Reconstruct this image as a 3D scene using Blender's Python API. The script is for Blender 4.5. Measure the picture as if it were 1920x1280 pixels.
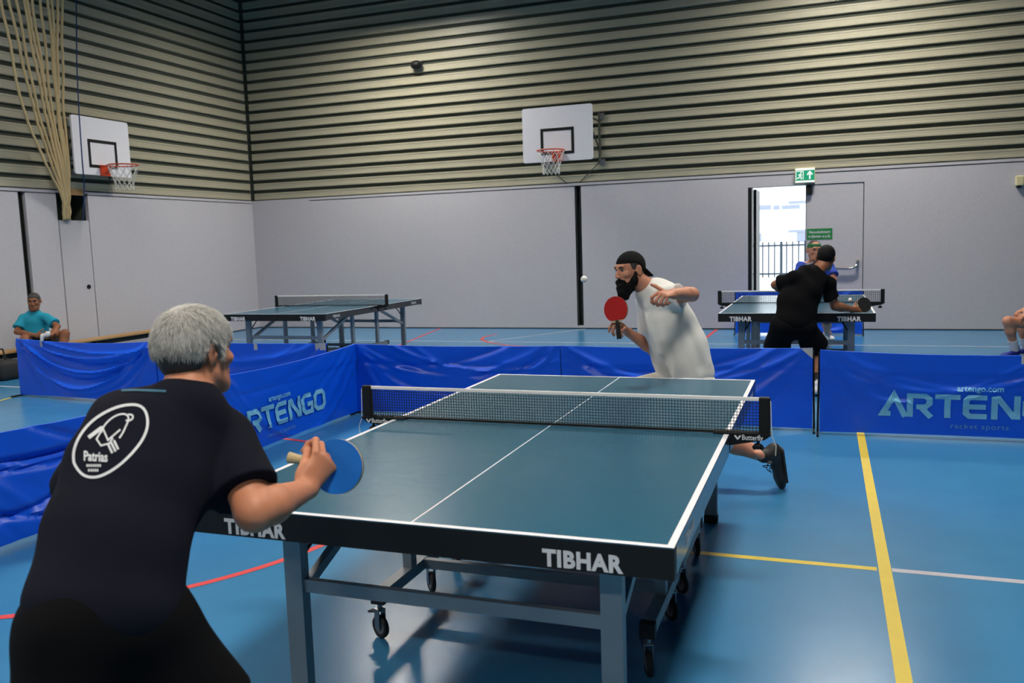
import bpy, bmesh, math, random
import numpy as np
from mathutils import Vector, Matrix
from mathutils.bvhtree import BVHTree

for o in list(bpy.data.objects):
    bpy.data.objects.remove(o, do_unlink=True)
scene = bpy.context.scene
COL = scene.collection
rng = np.random.RandomState(7)
random.seed(7)

# ------------------------------------------------------------------ camera
FPX = 1613.592                       # focal length in pixels of the 1920 x 1280 frame
CAM = np.array([1.124, -3.523, 1.554])
YAW, PITCH, ROLL = 0.351, -0.113, -0.032
_cy, _sy = math.cos(YAW), math.sin(YAW)
FWD = np.array([-_sy*math.cos(PITCH), _cy*math.cos(PITCH), math.sin(PITCH)])
_r0 = np.array([_cy, _sy, 0.0]); _u0 = np.cross(_r0, FWD)
RGT = math.cos(ROLL)*_r0 + math.sin(ROLL)*_u0
UPV = -math.sin(ROLL)*_r0 + math.cos(ROLL)*_u0
RH = np.array([_cy, _sy, 0.0])       # camera right, level
FH = np.array([-_sy, _cy, 0.0])      # camera forward, level
ZU = np.array([0, 0, 1.0])
cam_data = bpy.data.cameras.new('camera')
cam = bpy.data.objects.new('camera', cam_data); COL.objects.link(cam)
cam_data.sensor_width = 36.0
cam_data.lens = FPX*36.0/1920.0
cam_data.clip_start = 0.05; cam_data.clip_end = 400
cam_data.dof.use_dof = True
cam_data.dof.focus_distance = 4.9
cam_data.dof.aperture_fstop = 4.5
cam.matrix_world = Matrix(((RGT[0], UPV[0], -FWD[0], CAM[0]), (RGT[1], UPV[1], -FWD[1], CAM[1]),
                           (RGT[2], UPV[2], -FWD[2], CAM[2]), (0, 0, 0, 1)))
scene.camera = cam

def ray(x, y):
    return FWD + RGT*((x-960.0)/FPX) - UPV*((y-640.0)/FPX)
def at(x, y, d):                      # pixel plus a known depth
    return CAM + ray(x, y)*d
def on_z(x, y, z=0.0):                # pixel on a level plane
    r = ray(x, y); return CAM + r*((z-CAM[2])/r[2])
def on_x(x, y, X):
    r = ray(x, y); return CAM + r*((X-CAM[0])/r[0])
def on_y(x, y, Y):
    r = ray(x, y); return CAM + r*((Y-CAM[1])/r[1])

# ------------------------------------------------------------------ world, exposure
world = bpy.data.worlds.new('overcast_sky'); scene.world = world
world.use_nodes = True
bg = world.node_tree.nodes['Background']
bg.inputs[0].default_value = (0.90, 0.95, 1.0, 1); bg.inputs[1].default_value = 5.0
vs = scene.view_settings
vs.view_transform = 'Standard'; vs.look = 'None'; vs.gamma = 1.0; vs.use_curve_mapping = False
vs.exposure = 0.02
LAMP_POWER = 128.0                     # emission of the hall luminaires

# ------------------------------------------------------------------ materials
def srgb(r, g, b):
    f = lambda c: (c/255.0/12.92) if c/255.0 <= 0.04045 else ((c/255.0+0.055)/1.055)**2.4
    return (f(r), f(g), f(b), 1.0)
MATS = {}
def mat(name, col, rough=0.6, metal=0.0, spec=0.5, var=0.08, vscale=12.0, bump=0.0, bscale=60.0, sheen=0.0, stretch=None, sss=0.0, emit=None, coat=0.0):
    """principled material with procedural colour variation and fine relief"""
    m = bpy.data.materials.new(name); m.use_nodes = True
    nt = m.node_tree; p = nt.nodes['Principled BSDF']
    p.inputs['Roughness'].default_value = rough
    p.inputs['Metallic'].default_value = metal
    p.inputs['Specular IOR Level'].default_value = spec
    if sheen: p.inputs['Sheen Weight'].default_value = sheen
    if coat: p.inputs['Coat Weight'].default_value = coat; p.inputs['Coat Roughness'].default_value = 0.15
    if sss:
        p.inputs['Subsurface Weight'].default_value = sss
        p.inputs['Subsurface Radius'].default_value = (0.02, 0.007, 0.004)
        p.inputs['Subsurface Scale'].default_value = 0.6
    tc = nt.nodes.new('ShaderNodeTexCoord'); src = tc.outputs['Object']
    if stretch:
        mp = nt.nodes.new('ShaderNodeMapping'); mp.inputs['Scale'].default_value = stretch
        nt.links.new(src, mp.inputs['Vector']); src = mp.outputs['Vector']
    n = nt.nodes.new('ShaderNodeTexNoise'); n.inputs['Scale'].default_value = vscale
    n.inputs['Detail'].default_value = 5.0
    nt.links.new(src, n.inputs['Vector'])
    mx = nt.nodes.new('ShaderNodeMix'); mx.data_type = 'RGBA'
    a = tuple(max(0.0, c*(1-var)) for c in col[:3])+(1,); b = tuple(min(1.0, c*(1+var)) for c in col[:3])+(1,)
    mx.inputs[6].default_value = a; mx.inputs[7].default_value = b
    nt.links.new(n.outputs['Fac'], mx.inputs[0]); nt.links.new(mx.outputs[2], p.inputs['Base Color'])
    if bump:
        n2 = nt.nodes.new('ShaderNodeTexNoise'); n2.inputs['Scale'].default_value = bscale; n2.inputs['Detail'].default_value = 4.0
        nt.links.new(src, n2.inputs['Vector'])
        bp = nt.nodes.new('ShaderNodeBump'); bp.inputs['Strength'].default_value = bump; bp.inputs['Distance'].default_value = 0.01
        nt.links.new(n2.outputs['Fac'], bp.inputs['Height']); nt.links.new(bp.outputs['Normal'], p.inputs['Normal'])
    if emit:
        p.inputs['Emission Color'].default_value = emit[0]; p.inputs['Emission Strength'].default_value = emit[1]
    MATS[name] = m
    return m

M_floor   = mat('blue_sports_floor', srgb(56, 122, 166), 0.23, spec=0.5, var=0.10, vscale=3.0, bump=0.05, bscale=220)
M_wall    = mat('grey_speckled_wall', srgb(190, 187, 192), 0.85, spec=0.25, var=0.13, vscale=45.0, bump=0.25, bscale=90)
M_back    = mat('dark_wall_backing', srgb(74, 78, 70), 0.9, spec=0.1)
M_clad    = mat('khaki_steel_cladding', srgb(170, 164, 142), 0.36, spec=0.5, var=0.10, vscale=4.0, stretch=(0.6, 0.6, 12), bump=0.08, bscale=30)
M_black   = mat('black_paint', srgb(17, 18, 19), 0.55, spec=0.3)
M_slot    = mat('slot_dark', srgb(30, 32, 32), 0.7)
M_steel   = mat('grey_painted_steel', srgb(138, 146, 152), 0.40, metal=0.25, var=0.12, vscale=9)
M_zinc    = mat('zinc_steel', srgb(150, 152, 155), 0.3, metal=0.9)
M_table   = mat('table_blue_green', srgb(38, 90, 114), 0.26, spec=0.5, var=0.06, vscale=25, bump=0.03, bscale=300)
M_edge    = mat('table_side_apron', srgb(26, 32, 36), 0.18, spec=0.6, coat=0.3)
M_white   = mat('white_line_paint', srgb(225, 225, 230), 0.5)
M_print   = mat('white_print', srgb(205, 207, 210), 0.6)
M_netcord = mat('black_net_cord', srgb(24, 30, 32), 0.9)
M_tape    = mat('white_net_tape', srgb(228, 226, 226), 0.8)
M_cloth   = mat('blue_barrier_cloth', srgb(0, 84, 220), 0.36, spec=0.5, var=0.10, vscale=5, bump=0.05, bscale=150)
M_letter  = mat('pale_blue_print', srgb(112, 182, 218), 0.55, var=0.18, vscale=6)
M_letter2 = mat('faded_blue_print', srgb(80, 140, 205), 0.55, var=0.3, vscale=10)
M_patch   = mat('grey_cloth_patch', srgb(178, 178, 176), 0.8)
M_rubber  = mat('black_rubber', srgb(28, 28, 30), 0.7)
M_wheel   = mat('grey_wheel', srgb(128, 128, 130), 0.5)
M_board   = mat('white_board', srgb(232, 230, 236), 0.45, var=0.03)
M_orange  = mat('orange_steel', srgb(206, 66, 28), 0.4)
M_cordw   = mat('white_cord', srgb(214, 212, 206), 0.9)
M_rope    = mat('tan_rope', srgb(206, 178, 130), 0.9, var=0.25, vscale=60)
M_bluecord= mat('blue_cord', srgb(34, 62, 110), 0.8)
M_wood    = mat('bench_wood', srgb(178, 138, 88), 0.5, var=0.2, vscale=8, stretch=(20, 1, 20))
M_yellow  = mat('yellow_line', srgb(212, 186, 52), 0.45, var=0.08)
M_red     = mat('red_line', srgb(206, 58, 52), 0.45, var=0.08)
M_greyln  = mat('grey_line', srgb(176, 174, 182), 0.45, var=0.08)
M_ceil    = mat('ceiling_sheet', srgb(78, 78, 74), 0.9)
M_green   = mat('green_sign', srgb(30, 124, 62), 0.5)
M_exitg   = mat('exit_green', srgb(20, 150, 110), 0.5, emit=(srgb(20, 150, 110), 0.35))
M_exitw   = mat('exit_white', srgb(235, 245, 240), 0.5, emit=(srgb(235, 245, 240), 0.45))
M_lampbody= mat('lamp_housing', srgb(200, 200, 200), 0.5)
M_lampglow= mat('lamp_diffuser', srgb(240, 240, 240), 0.5, emit=((1.0, 0.955, 0.87, 1), LAMP_POWER))
M_cream   = mat('cream_plastic', srgb(214, 204, 160), 0.5)
M_chrome  = mat('brushed_metal', srgb(190, 190, 190), 0.25, metal=0.9)
M_skinA   = mat('skin_tanned', srgb(196, 130, 98), 0.5, spec=0.35, var=0.13, vscale=28, bump=0.06, bscale=160, sss=0.06)
M_skinB   = mat('skin_light', srgb(194, 134, 108), 0.5, spec=0.35, var=0.12, vscale=28, bump=0.06, bscale=160, sss=0.06)
M_skinC   = mat('skin_brown', srgb(138, 88, 62), 0.5, spec=0.35, var=0.10, vscale=20, sss=0.05)
M_greyhair= mat('silver_hair', srgb(176, 172, 166), 0.55, var=0.35, vscale=70, bump=0.6, bscale=140, stretch=(1, 1, 0.25))
M_darkhair= mat('black_hair', srgb(13, 11, 10), 0.7, spec=0.2, var=0.3, vscale=70, bump=0.5, bscale=140)
M_hairlite = mat('pale_silver_strand', srgb(206, 203, 196), 0.5, var=0.2, vscale=40)
M_hairgrey = mat('grey_strand', srgb(140, 136, 130), 0.5, var=0.3, vscale=40)
M_lace    = mat('black_lace', srgb(30, 30, 32), 0.8)
M_salt    = mat('dark_grey_hair', srgb(58, 54, 52), 0.6, var=0.3, vscale=70, bump=0.5, bscale=140)
M_navy    = mat('dark_navy_jersey', srgb(21, 22, 33), 0.92, spec=0.12, var=0.15, vscale=6, bump=0.15, bscale=200)
M_shortsK = mat('black_shorts_cloth', srgb(13, 13, 15), 0.95, spec=0.1, var=0.15, vscale=6)
M_tee     = mat('white_cotton', srgb(222, 220, 216), 0.9, spec=0.2, var=0.03, vscale=8, bump=0.10, bscale=240)
M_whitesh = mat('off_white_shorts', srgb(216, 212, 200), 0.9, spec=0.2, var=0.04)
M_teal    = mat('teal_jersey', srgb(20, 150, 178), 0.8, var=0.1)
M_royal   = mat('royal_blue_jersey', srgb(24, 62, 168), 0.8, var=0.1)
M_capblk  = mat('black_cap_cloth', srgb(18, 20, 20), 0.92, spec=0.15, bump=0.2, bscale=200)
M_eye     = mat('eye_white', srgb(150, 132, 122), 0.5, var=0.02)
M_iris    = mat('dark_iris', srgb(34, 24, 18), 0.2)
M_lip     = mat('lip_skin', srgb(158, 92, 84), 0.5)
M_redrub  = mat('red_rubber', srgb(176, 18, 18), 0.55, spec=0.35)
M_bluerub = mat('blue_rubber', srgb(18, 104, 190), 0.55, spec=0.35)
M_blkrub  = mat('black_pimple_rubber', srgb(24, 24, 26), 0.6)
M_ply     = mat('pale_plywood', srgb(196, 176, 136), 0.5, var=0.2, vscale=10, stretch=(1, 20, 20))
M_cork    = mat('cork_handle', srgb(186, 164, 122), 0.7, var=0.25, vscale=90)
M_ball    = mat('white_ball', srgb(240, 238, 232), 0.4, var=0.01)
M_sock    = mat('white_sock', srgb(206, 206, 212), 0.9)
M_shoeblk = mat('black_shoe', srgb(26, 26, 28), 0.6)
M_sole    = mat('black_sole', srgb(40, 40, 42), 0.7)
M_shoeblu = mat('blue_shoe', srgb(28, 40, 132), 0.6)
M_shoewht = mat('white_shoe', srgb(214, 214, 218), 0.6)
M_headgrn = mat('green_headband', srgb(30, 108, 62), 0.8)
M_outwall = mat('outside_white_render', srgb(236, 236, 238), 0.9)
M_outwin  = mat('outside_window', srgb(120, 126, 140), 0.3)
M_outgnd  = mat('outside_paving', srgb(196, 206, 204), 0.9)
M_fence   = mat('fence_steel', srgb(44, 56, 70), 0.5)
M_lime    = mat('lime_trim', srgb(170, 214, 90), 0.8)

# ------------------------------------------------------------------ object helpers
def worg(o):
    p = np.zeros(3)
    while o is not None: p = p+np.array(o.location); o = o.parent
    return p
def mk(name, V, F, m, parent=None, smooth=False, world=False, mats=None, fm=None):
    """one mesh object; with world=True V is given in world coordinates"""
    V = np.asarray(V, float).reshape(-1, 3)
    if world and parent is not None:
        V = V - worg(parent)
    me = bpy.data.meshes.new(name)
    me.from_pydata(V.tolist(), [], [tuple(int(i) for i in f) for f in F])
    if mats:
        for mm in mats: me.materials.append(mm)
        if fm is not None: me.polygons.foreach_set('material_index', np.asarray(fm, np.int32))
    else:
        me.materials.append(m)
    if smooth: me.polygons.foreach_set('use_smooth', np.ones(len(me.polygons), bool))
    me.update()
    o = bpy.data.objects.new(name, me); COL.objects.link(o)
    if parent is not None: o.parent = parent
    return o
def tag(o, label=None, cat=None, group=None, kind=None):
    if label: o['label'] = label
    if cat: o['category'] = cat
    if group: o['group'] = group
    if kind: o['kind'] = kind
    return o
def thing(name, label, cat, loc=(0, 0, 0), rz=0.0, group=None):
    o = bpy.data.objects.new(name, None); COL.objects.link(o)
    o.empty_display_size = 0.1
    o.location = [float(c) for c in loc]; o.rotation_euler = (0, 0, rz)
    return tag(o, label, cat, group)
def copy_tree(o, parent=None):
    c = o.copy(); COL.objects.link(c); c.parent = parent
    for ch in list(o.children): copy_tree(ch, c)
    return c

class MB:
    """collects shapes into one mesh"""
    def __init__(s): s.V = []; s.F = []
    def add(s, V, F):
        b = len(s.V); s.V += [tuple(float(c) for c in v) for v in V]; s.F += [tuple(int(i)+b for i in f) for f in F]; return s
    def box(s, x0, x1, y0, y1, z0, z1):
        V = [(x0,y0,z0),(x1,y0,z0),(x1,y1,z0),(x0,y1,z0),(x0,y0,z1),(x1,y0,z1),(x1,y1,z1),(x0,y1,z1)]
        return s.add(V, [(0,3,2,1),(4,5,6,7),(0,1,5,4),(1,2,6,5),(2,3,7,6),(3,0,4,7)])
    def bevbox(s, x0, x1, y0, y1, z0, z1, b=0.004):
        bm = bmesh.new(); bmesh.ops.create_cube(bm, size=1.0)
        for v in bm.verts:
            v.co = Vector(((x0+x1)/2+v.co.x*(x1-x0), (y0+y1)/2+v.co.y*(y1-y0), (z0+z1)/2+v.co.z*(z1-z0)))
        bmesh.ops.bevel(bm, geom=bm.edges[:], offset=b, segments=2, affect='EDGES', profile=0.5)
        bm.verts.index_update()
        s.add([v.co[:] for v in bm.verts], [[v.index for v in f.verts] for f in bm.faces]); bm.free(); return s
    def bar(s, a, b, w, h, up=(0, 0, 1)):
        """rectangular tube from a to b, w across, h along up"""
        a = np.array(a, float); b = np.array(b, float); d = (b-a)/np.linalg.norm(b-a)
        up = np.array(up, float); sd = np.cross(d, up); sd /= np.linalg.norm(sd); u2 = np.cross(sd, d)
        V = [p+sd*i*w/2+u2*j*h/2 for p in (a, b) for i, j in ((-1,-1),(1,-1),(1,1),(-1,1))]
        return s.add(V, [(0,1,2,3),(7,6,5,4),(0,4,5,1),(1,5,6,2),(2,6,7,3),(3,7,4,0)])
    def tube(s, P, r, n=8, caps=True):
        P = [np.array(p, float) for p in P]; R = r if hasattr(r, '__len__') else [r]*len(P)
        V = []; F = []; ref = None
        for i, p in enumerate(P):
            d = P[min(i+1, len(P)-1)]-P[max(i-1, 0)]; d = d/np.linalg.norm(d)
            if ref is None: ref = np.array([0, 0, 1.0]) if abs(d[2]) < 0.9 else np.array([1.0, 0, 0])
            e1 = np.cross(d, ref); e1 /= np.linalg.norm(e1); e2 = np.cross(d, e1); ref = -e2 if False else np.cross(e1, d)
            for k in range(n):
                t = 2*math.pi*k/n; V.append(p+R[i]*(math.cos(t)*e1+math.sin(t)*e2))
        for i in range(len(P)-1):
            for k in range(n):
                k2 = (k+1) % n; F.append((i*n+k, i*n+k2, (i+1)*n+k2, (i+1)*n+k))
        if caps: F += [tuple(range(n-1, -1, -1)), tuple(range((len(P)-1)*n, len(P)*n))]
        return s.add(V, F)
    def cyl(s, c, ax, r, L, n=20):
        c = np.array(c, float); ax = np.array(ax, float); ax /= np.linalg.norm(ax)
        return s.tube([c-ax*L/2, c+ax*L/2], r, n)
    def torus(s, c, ax, R, r, n=32, m=8):
        c = np.array(c, float); ax = np.array(ax, float); ax /= np.linalg.norm(ax)
        e1 = np.cross(ax, [1, 0, 0]) if abs(ax[0]) < 0.9 else np.cross(ax, [0, 1, 0]); e1 /= np.linalg.norm(e1); e2 = np.cross(ax, e1)
        V = []; F = []
        for i in range(n):
            t = 2*math.pi*i/n; d = math.cos(t)*e1+math.sin(t)*e2
            for j in range(m):
                q = 2*math.pi*j/m; V.append(c+d*(R+r*math.cos(q))+ax*r*math.sin(q))
        for i in range(n):
            for j in range(m):
                F.append((i*m+j, ((i+1) % n)*m+j, ((i+1) % n)*m+(j+1) % m, i*m+(j+1) % m))
        return s.add(V, F)
    def sphere(s, c, r, n=16, m=10):
        c = np.array(c, float); r = np.array(r if hasattr(r, '__len__') else (r, r, r), float)
        V = [c+(0, 0, r[2])]; F = []
        for i in range(1, m):
            p = math.pi*i/m
            for k in range(n):
                t = 2*math.pi*k/n; V.append(c+r*np.array([math.sin(p)*math.cos(t), math.sin(p)*math.sin(t), math.cos(p)]))
        V.append(c-(0, 0, r[2]))
        for k in range(n): F.append((0, 1+k, 1+(k+1) % n))
        for i in range(m-2):
            for k in range(n):
                a = 1+i*n; F.append((a+k, a+n+k, a+n+(k+1) % n, a+(k+1) % n))
        a = 1+(m-2)*n
        for k in range(n): F.append((a+k, len(V)-1, a+(k+1) % n))
        return s.add(V, F)
    def prism(s, poly, a, b, ex, ey):
        """polygon (in axes ex, ey) swept from a to b"""
        a = np.array(a, float); b = np.array(b, float); ex = np.array(ex, float); ey = np.array(ey, float); n = len(poly)
        V = [p+ex*x+ey*y for p in (a, b) for x, y in poly]
        F = [tuple(range(n)), tuple(range(2*n-1, n-1, -1))]
        for i in range(n):
            j = (i+1) % n; F.append((i, i+n, j+n, j))
        return s.add(V, F)
    def build(s, name, m, parent=None, smooth=False, world=False):
        return mk(name, s.V, s.F, m, parent, smooth, world)

def text_mesh(body, size, bold=0.0, align='CENTER', spacing=1.0):
    """flat lettering as (vertices 2D, faces)"""
    cu = bpy.data.curves.new('t', 'FONT'); cu.body = body; cu.size = size; cu.align_x = align; cu.align_y = 'CENTER'
    cu.offset = bold; cu.resolution_u = 3; cu.space_character = spacing; cu.fill_mode = 'FRONT'
    o = bpy.data.objects.new('t', cu); COL.objects.link(o)
    bpy.context.view_layer.update()
    me = bpy.data.meshes.new_from_object(o.evaluated_get(bpy.context.evaluated_depsgraph_get()))
    V = np.array([v.co[:2] for v in me.vertices]).reshape(-1, 2); F = [tuple(p.vertices) for p in me.polygons]
    bpy.data.objects.remove(o, do_unlink=True); bpy.data.curves.remove(cu); bpy.data.meshes.remove(me)
    return V, F
def stroke(paths, w, step=0.03, nw=2):
    """2D strokes of width w with mitred joints; stroke.lv holds a small layer offset per vertex"""
    V = []; F = []; lv = []
    for pi, P in enumerate(paths):
        P = [np.array(p, float) for p in P]; closed = np.linalg.norm(P[0]-P[-1]) < 1e-9 and len(P) > 3
        Q = []                                          # (point, mitre vector)
        n = len(P)
        def nrm(a, b):
            d = (b-a)/np.linalg.norm(b-a); return np.array([-d[1], d[0]])
        for i in range(n):
            if i == 0: a = nrm(P[-2], P[0]) if closed else nrm(P[0], P[1]); c = nrm(P[0], P[1])
            elif i == n-1: a = nrm(P[-2], P[-1]); c = nrm(P[0], P[1]) if closed else a
            else: a = nrm(P[i-1], P[i]); c = nrm(P[i], P[i+1])
            m = a+c; q = m@m
            m = m*2/q if q > 0.5 else c
            Q.append((P[i], m))
        base = len(V); rows = 0
        for i in range(n-1):
            k = max(1, int(math.ceil(np.linalg.norm(P[i+1]-P[i])/step)))
            for j in range(k if i < n-2 else k+1):
                t = j/k; p = Q[i][0]*(1-t)+Q[i+1][0]*t; m = Q[i][1]*(1-t)+Q[i+1][1]*t
                for l in range(nw+1): V.append(p+m*w*(l/nw-0.5)); lv.append(pi*0.0004)
                rows += 1
        for i in range(rows-1):
            for l in range(nw):
                q = base+i*(nw+1)+l; F.append((q, q+nw+1, q+nw+2, q+1))
    stroke.lv = np.array(lv)
    return np.array(V), F

# ------------------------------------------------------------------ the hall
XL, YB, XR, YF = -9.86, 11.35, 9.0, -12.0
ZS, ZC = 2.58, 7.4                    # top of the smooth wall, ceiling
DX0, DX1, DXM, DZ = -0.09, 1.69, 0.81, 2.35      # doorway in the back wall
SX0, SX1, SZ0, SZ1 = -3.06, -2.94, 0.055, 2.53   # post slot in the back wall
floor = MB().box(XL-0.6, XR+0.3, YF-0.3, YB+0.30, -0.1, 0.0).build('floor', M_floor); tag(floor, 'glossy blue sports hall floor with coloured court lines', kind='structure')
ceiling = MB().box(XL-0.6, XR+0.3, YF-0.3, YB+0.4, ZC, ZC+0.1).build('ceiling', M_ceil); tag(ceiling, 'grey sheet ceiling high above the hall', kind='structure')

b = MB()
def yseg(x0, x1, z0, z1): b.box(x0, x1, YB, YB+0.07, z0, z1)
yseg(XL, SX0, 0, ZS); yseg(SX0, SX1, 0, SZ0); yseg(SX0, SX1, SZ1, ZS); yseg(SX1, DX0, 0, ZS)
yseg(DX0, DX1, DZ, ZS); yseg(DX1, XR, 0, ZS)
wall_back = b.build('wall_back', M_wall); tag(wall_back, 'pale grey smooth lower wall with khaki ribbed cladding above', kind='structure')
b = MB(); b.box(XL-0.4, DX0, YB+0.13, YB+0.3, 0, ZC); b.box(DX1, XR, YB+0.13, YB+0.3, 0, ZC); b.box(DX0, DX1, YB+0.13, YB+0.3, DZ, ZC)
b.box(XL-0.4, XR, YB+0.05, YB+0.13, ZS+0.0, ZC)
b.box(DX0-0.03, DX0, YB+0.07, YB+0.13, 0, DZ); b.box(DX1, DX1+0.03, YB+0.07, YB+0.13, 0, DZ); b.box(DX0, DX1, YB+0.07, YB+0.13, DZ, DZ+0.03)
b.build('wall_backing', M_back, wall_back)
b = MB(); b.box(SX0+0.01, SX0+0.035, YB+0.02, YB+0.12, SZ0, SZ1); b.box(SX1-0.035, SX1-0.02, YB+0.03, YB+0.12, SZ0, SZ1)
b.box(SX0, SX1, YB+0.10, YB+0.13, SZ0, SZ1); b.box(SX0+0.05, SX0+0.07, YB+0.05, YB+0.12, 0.2, 2.2)
b.build('post_slot', M_slot, wall_back)
MB().box(-8.5, XR, YB-0.004, YB+0.002, 2.525, 2.537).build('wall_seam', M_black, wall_back)

b = MB()
LY0, LY1 = 5.90, 6.02                  # post slot, left wall
CY0, CY1, CZ0, CZ1 = 6.59, 7.15, 2.13, 2.55     # rope cupboard opening
def xseg(y0, y1, z0, z1): b.box(XL-0.07, XL, y0, y1, z0, z1)
xseg(YF, LY0, 0, ZS); xseg(LY0, LY1, 0, SZ0); xseg(LY0, LY1, SZ1, ZS); xseg(LY1, CY0-0.03, 0, ZS)
xseg(CY1+0.014, YB, 0, ZS); xseg(CY0-0.03, CY1+0.014, CZ1, ZS)
wall_left = b.build('wall_left', M_wall); tag(wall_left, 'grey smooth lower side wall with khaki ribbed cladding above', kind='structure')
b = MB(); b.box(XL-0.60, XL-0.45, YF, YB+0.3, 0, ZC); b.box(XL-0.45, XL-0.13, YF, CY0-0.05, 0, ZC); b.box(XL-0.45, XL-0.13, CY1+0.05, YB+0.3, 0, ZC)
b.box(XL-0.45, XL-0.13, CY0-0.05, CY1+0.05, CZ1+0.02, ZC); b.box(XL-0.13, XL-0.05, YF, YB+0.3, ZS, ZC)
b.build('wall_backing', M_back, wall_left)
MB().box(XL-0.05, XL-0.008, CY0, CY1, 0.02, CZ0).build('cupboard_door', M_wall, wall_left)
MB().cyl((XL-0.004, 7.04, 1.09), (1, 0, 0), 0.034, 0.02).build('door_pull', M_black, wall_left)
b = MB(); b.box(XL-0.12, XL-0.02, LY0+0.01, LY0+0.03, SZ0, SZ1); b.box(XL-0.12, XL-0.03, LY1-0.035, LY1-0.02, SZ0, SZ1); b.box(XL-0.13, XL-0.10, LY0, LY1, SZ0, SZ1)
b.build('post_slot', M_slot, wall_left)
MB().box(XL-0.002, XL+0.004, YF, YB, 2.525, 2.537).build('wall_seam', M_black, wall_left)
MB().box(XL-0.01, XL+0.012, 6.83, 7.08, CZ1-0.03, CZ1+0.06).build('wood_block', M_wood, wall_left)

# cladding: every rib is a strip of its own, stopping short of the corner
PIT, RIB = 0.197, 0.138
prof = [(0, 0), (0.048, 0.008), (0.048, 0.038), (0.043, 0.044), (0.043, 0.098), (0.048, 0.104), (0.048, 0.130), (0, RIB)]
z = ZS+0.012
while z+RIB < ZC-0.02:
    MB().prism(prof, (XL+0.065, YB+0.052, z), (XR, YB+0.052, z), (0, -1, 0), (0, 0, 1)).build('cladding_rib', M_clad, wall_back)
    MB().prism(prof, (XL-0.052, YF, z), (XL-0.052, YB-0.065+0.05, z), (1, 0, 0), (0, 0, 1)).build('cladding_rib', M_clad, wall_left)
    z += PIT
# unseen sides of the hall
wall_right = MB().box(XR, XR+0.2, YF, YB+0.3, 0, ZC).build('wall_right', M_back); tag(wall_right, 'plain dark wall to the right of the hall', kind='structure')
wall_front = MB().box(XL-0.6, XR+0.2, YF-0.2, YF, 0, ZC).build('wall_front', M_back); tag(wall_front, 'plain dark wall behind the viewer', kind='structure')
bb = MB().box(XL, DX0, YB-0.006, YB+0.002, 0.0, 0.016).box(DX1, XR, YB-0.006, YB+0.002, 0.0, 0.016).build('shadow_gap_strip_back', M_black); tag(bb, 'thin dark skirting line along the grey back wall', kind='structure')  # black strip stands in for the shaded gap at the wall foot
bb = MB().box(XL-0.002, XL+0.006, YF, YB, 0.0, 0.016).build('shadow_gap_strip_left', M_black); tag(bb, 'thin dark skirting line along the grey left wall', kind='structure')  # same black stand-in for the shadow gap along the left wall

# court lines: flat painted strips on the floor
def line(P, w, m, z=0.0012, name='floor_line'):
    V, F = stroke([[p[:2] for p in P]], w, step=5.0, nw=1)
    V = np.c_[V, np.full(len(V), z)]
    return mk(name, V, F, m, floor)
line([(1.385, -6), (1.395, 0.66), (1.385, 9.24)], 0.055, M_yellow)
line([(-6.5, 0.66), (1.36, 0.66)], 0.045, M_yellow, 0.0008)
line([(1.425, 0.665), (8.5, 0.68)], 0.045, M_greyln, 0.0008)
# big red arc beside the table, fitted through its floor points
def arc(p0, p1, p2, n=40, t0=-0.3, t1=1.5):
    p0, p1, p2 = [np.array(p, float) for p in (p0, p1, p2)]
    A = 2*np.array([p1-p0, p2-p0]); r = np.array([p1@p1-p0@p0, p2@p2-p0@p0]); c = np.linalg.solve(A, r)
    R = np.linalg.norm(p0-c); a0 = math.atan2(*(p0-c)[::-1]); a2 = math.atan2(*(p2-c)[::-1])
    d = (a2-a0+math.pi) % (2*math.pi)-math.pi
    return [c+R*np.array([math.cos(a0+d*t), math.sin(a0+d*t)]) for t in np.linspace(t0, t1, n)]
line(arc((-2.259, -0.909), (-1.62, -0.32), (-1.373, 0.251), t0=-0.6, t1=1.7), 0.045, M_red, 0.0016)
line([(-3.6, 2.54), (-2.925, 2.393), (-2.35, 2.26)], 0.045, M_red, 0.0016)
line([(-9.5, 9.27), (6.0, 9.27)], 0.05, M_greyln)
line([(-5.75, 11.3), (-5.33, 9.05), (-5.05, 7.4)], 0.045, M_red, 0.0016)
line([(-4.25, 10.4), (-4.3, 9.9), (-4.2, 9.55), (-3.9, 9.15), (-3.45, 8.82), (-2.4, 8.5), (-1.36, 8.57), (-1.1, 8.95)], 0.05, M_red, 0.0016)
line([(-0.6, 11.3), (-0.62, 9.96), (-0.66, 8.2)], 0.05, M_red, 0.0016)
line([(-8.9, 4.24), (-7.6, 4.17), (-6.5, 4.12)], 0.05, M_greyln)
line([(-7.45, 3.2), (-7.56, 3.62), (-7.7, 4.1)], 0.045, M_yellow, 0.0016)
line([(-2.9, 11.3), (-4.0, 9.3)], 0.04, M_greyln)

# ------------------------------------------------------------------ hall luminaires (above the frame)
def lamp_make():
    t = thing('ceiling_luminaire', '', 'lamp')
    MB().bevbox(-0.7, 0.7, -0.34, 0.34, 0.0, 0.10, 0.01).build('housing', M_lampbody, t)
    MB().box(-0.66, 0.66, -0.30, 0.30, -0.004, -0.001).build('diffuser', M_lampglow, t)
    MB().box(-0.70, -0.67, -0.34, 0.34, -0.18, 0.0).box(0.67, 0.70, -0.34, 0.34, -0.18, 0.0).box(-0.67, 0.67, -0.34, -0.31, -0.18, 0.0).box(-0.67, 0.67, 0.31, 0.34, -0.18, 0.0).build('added_beam_skirt', M_black, t)  # skirt added to narrow the beam and keep the upper walls darker
    for sx in (-0.5, 0.5): MB().tube([(sx, 0, 0.1), (sx, 0, ZC-6.3)], 0.006, 6).build('hanging_wire', M_zinc, t)
    return t
lamp0 = lamp_make(); first = True
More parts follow.
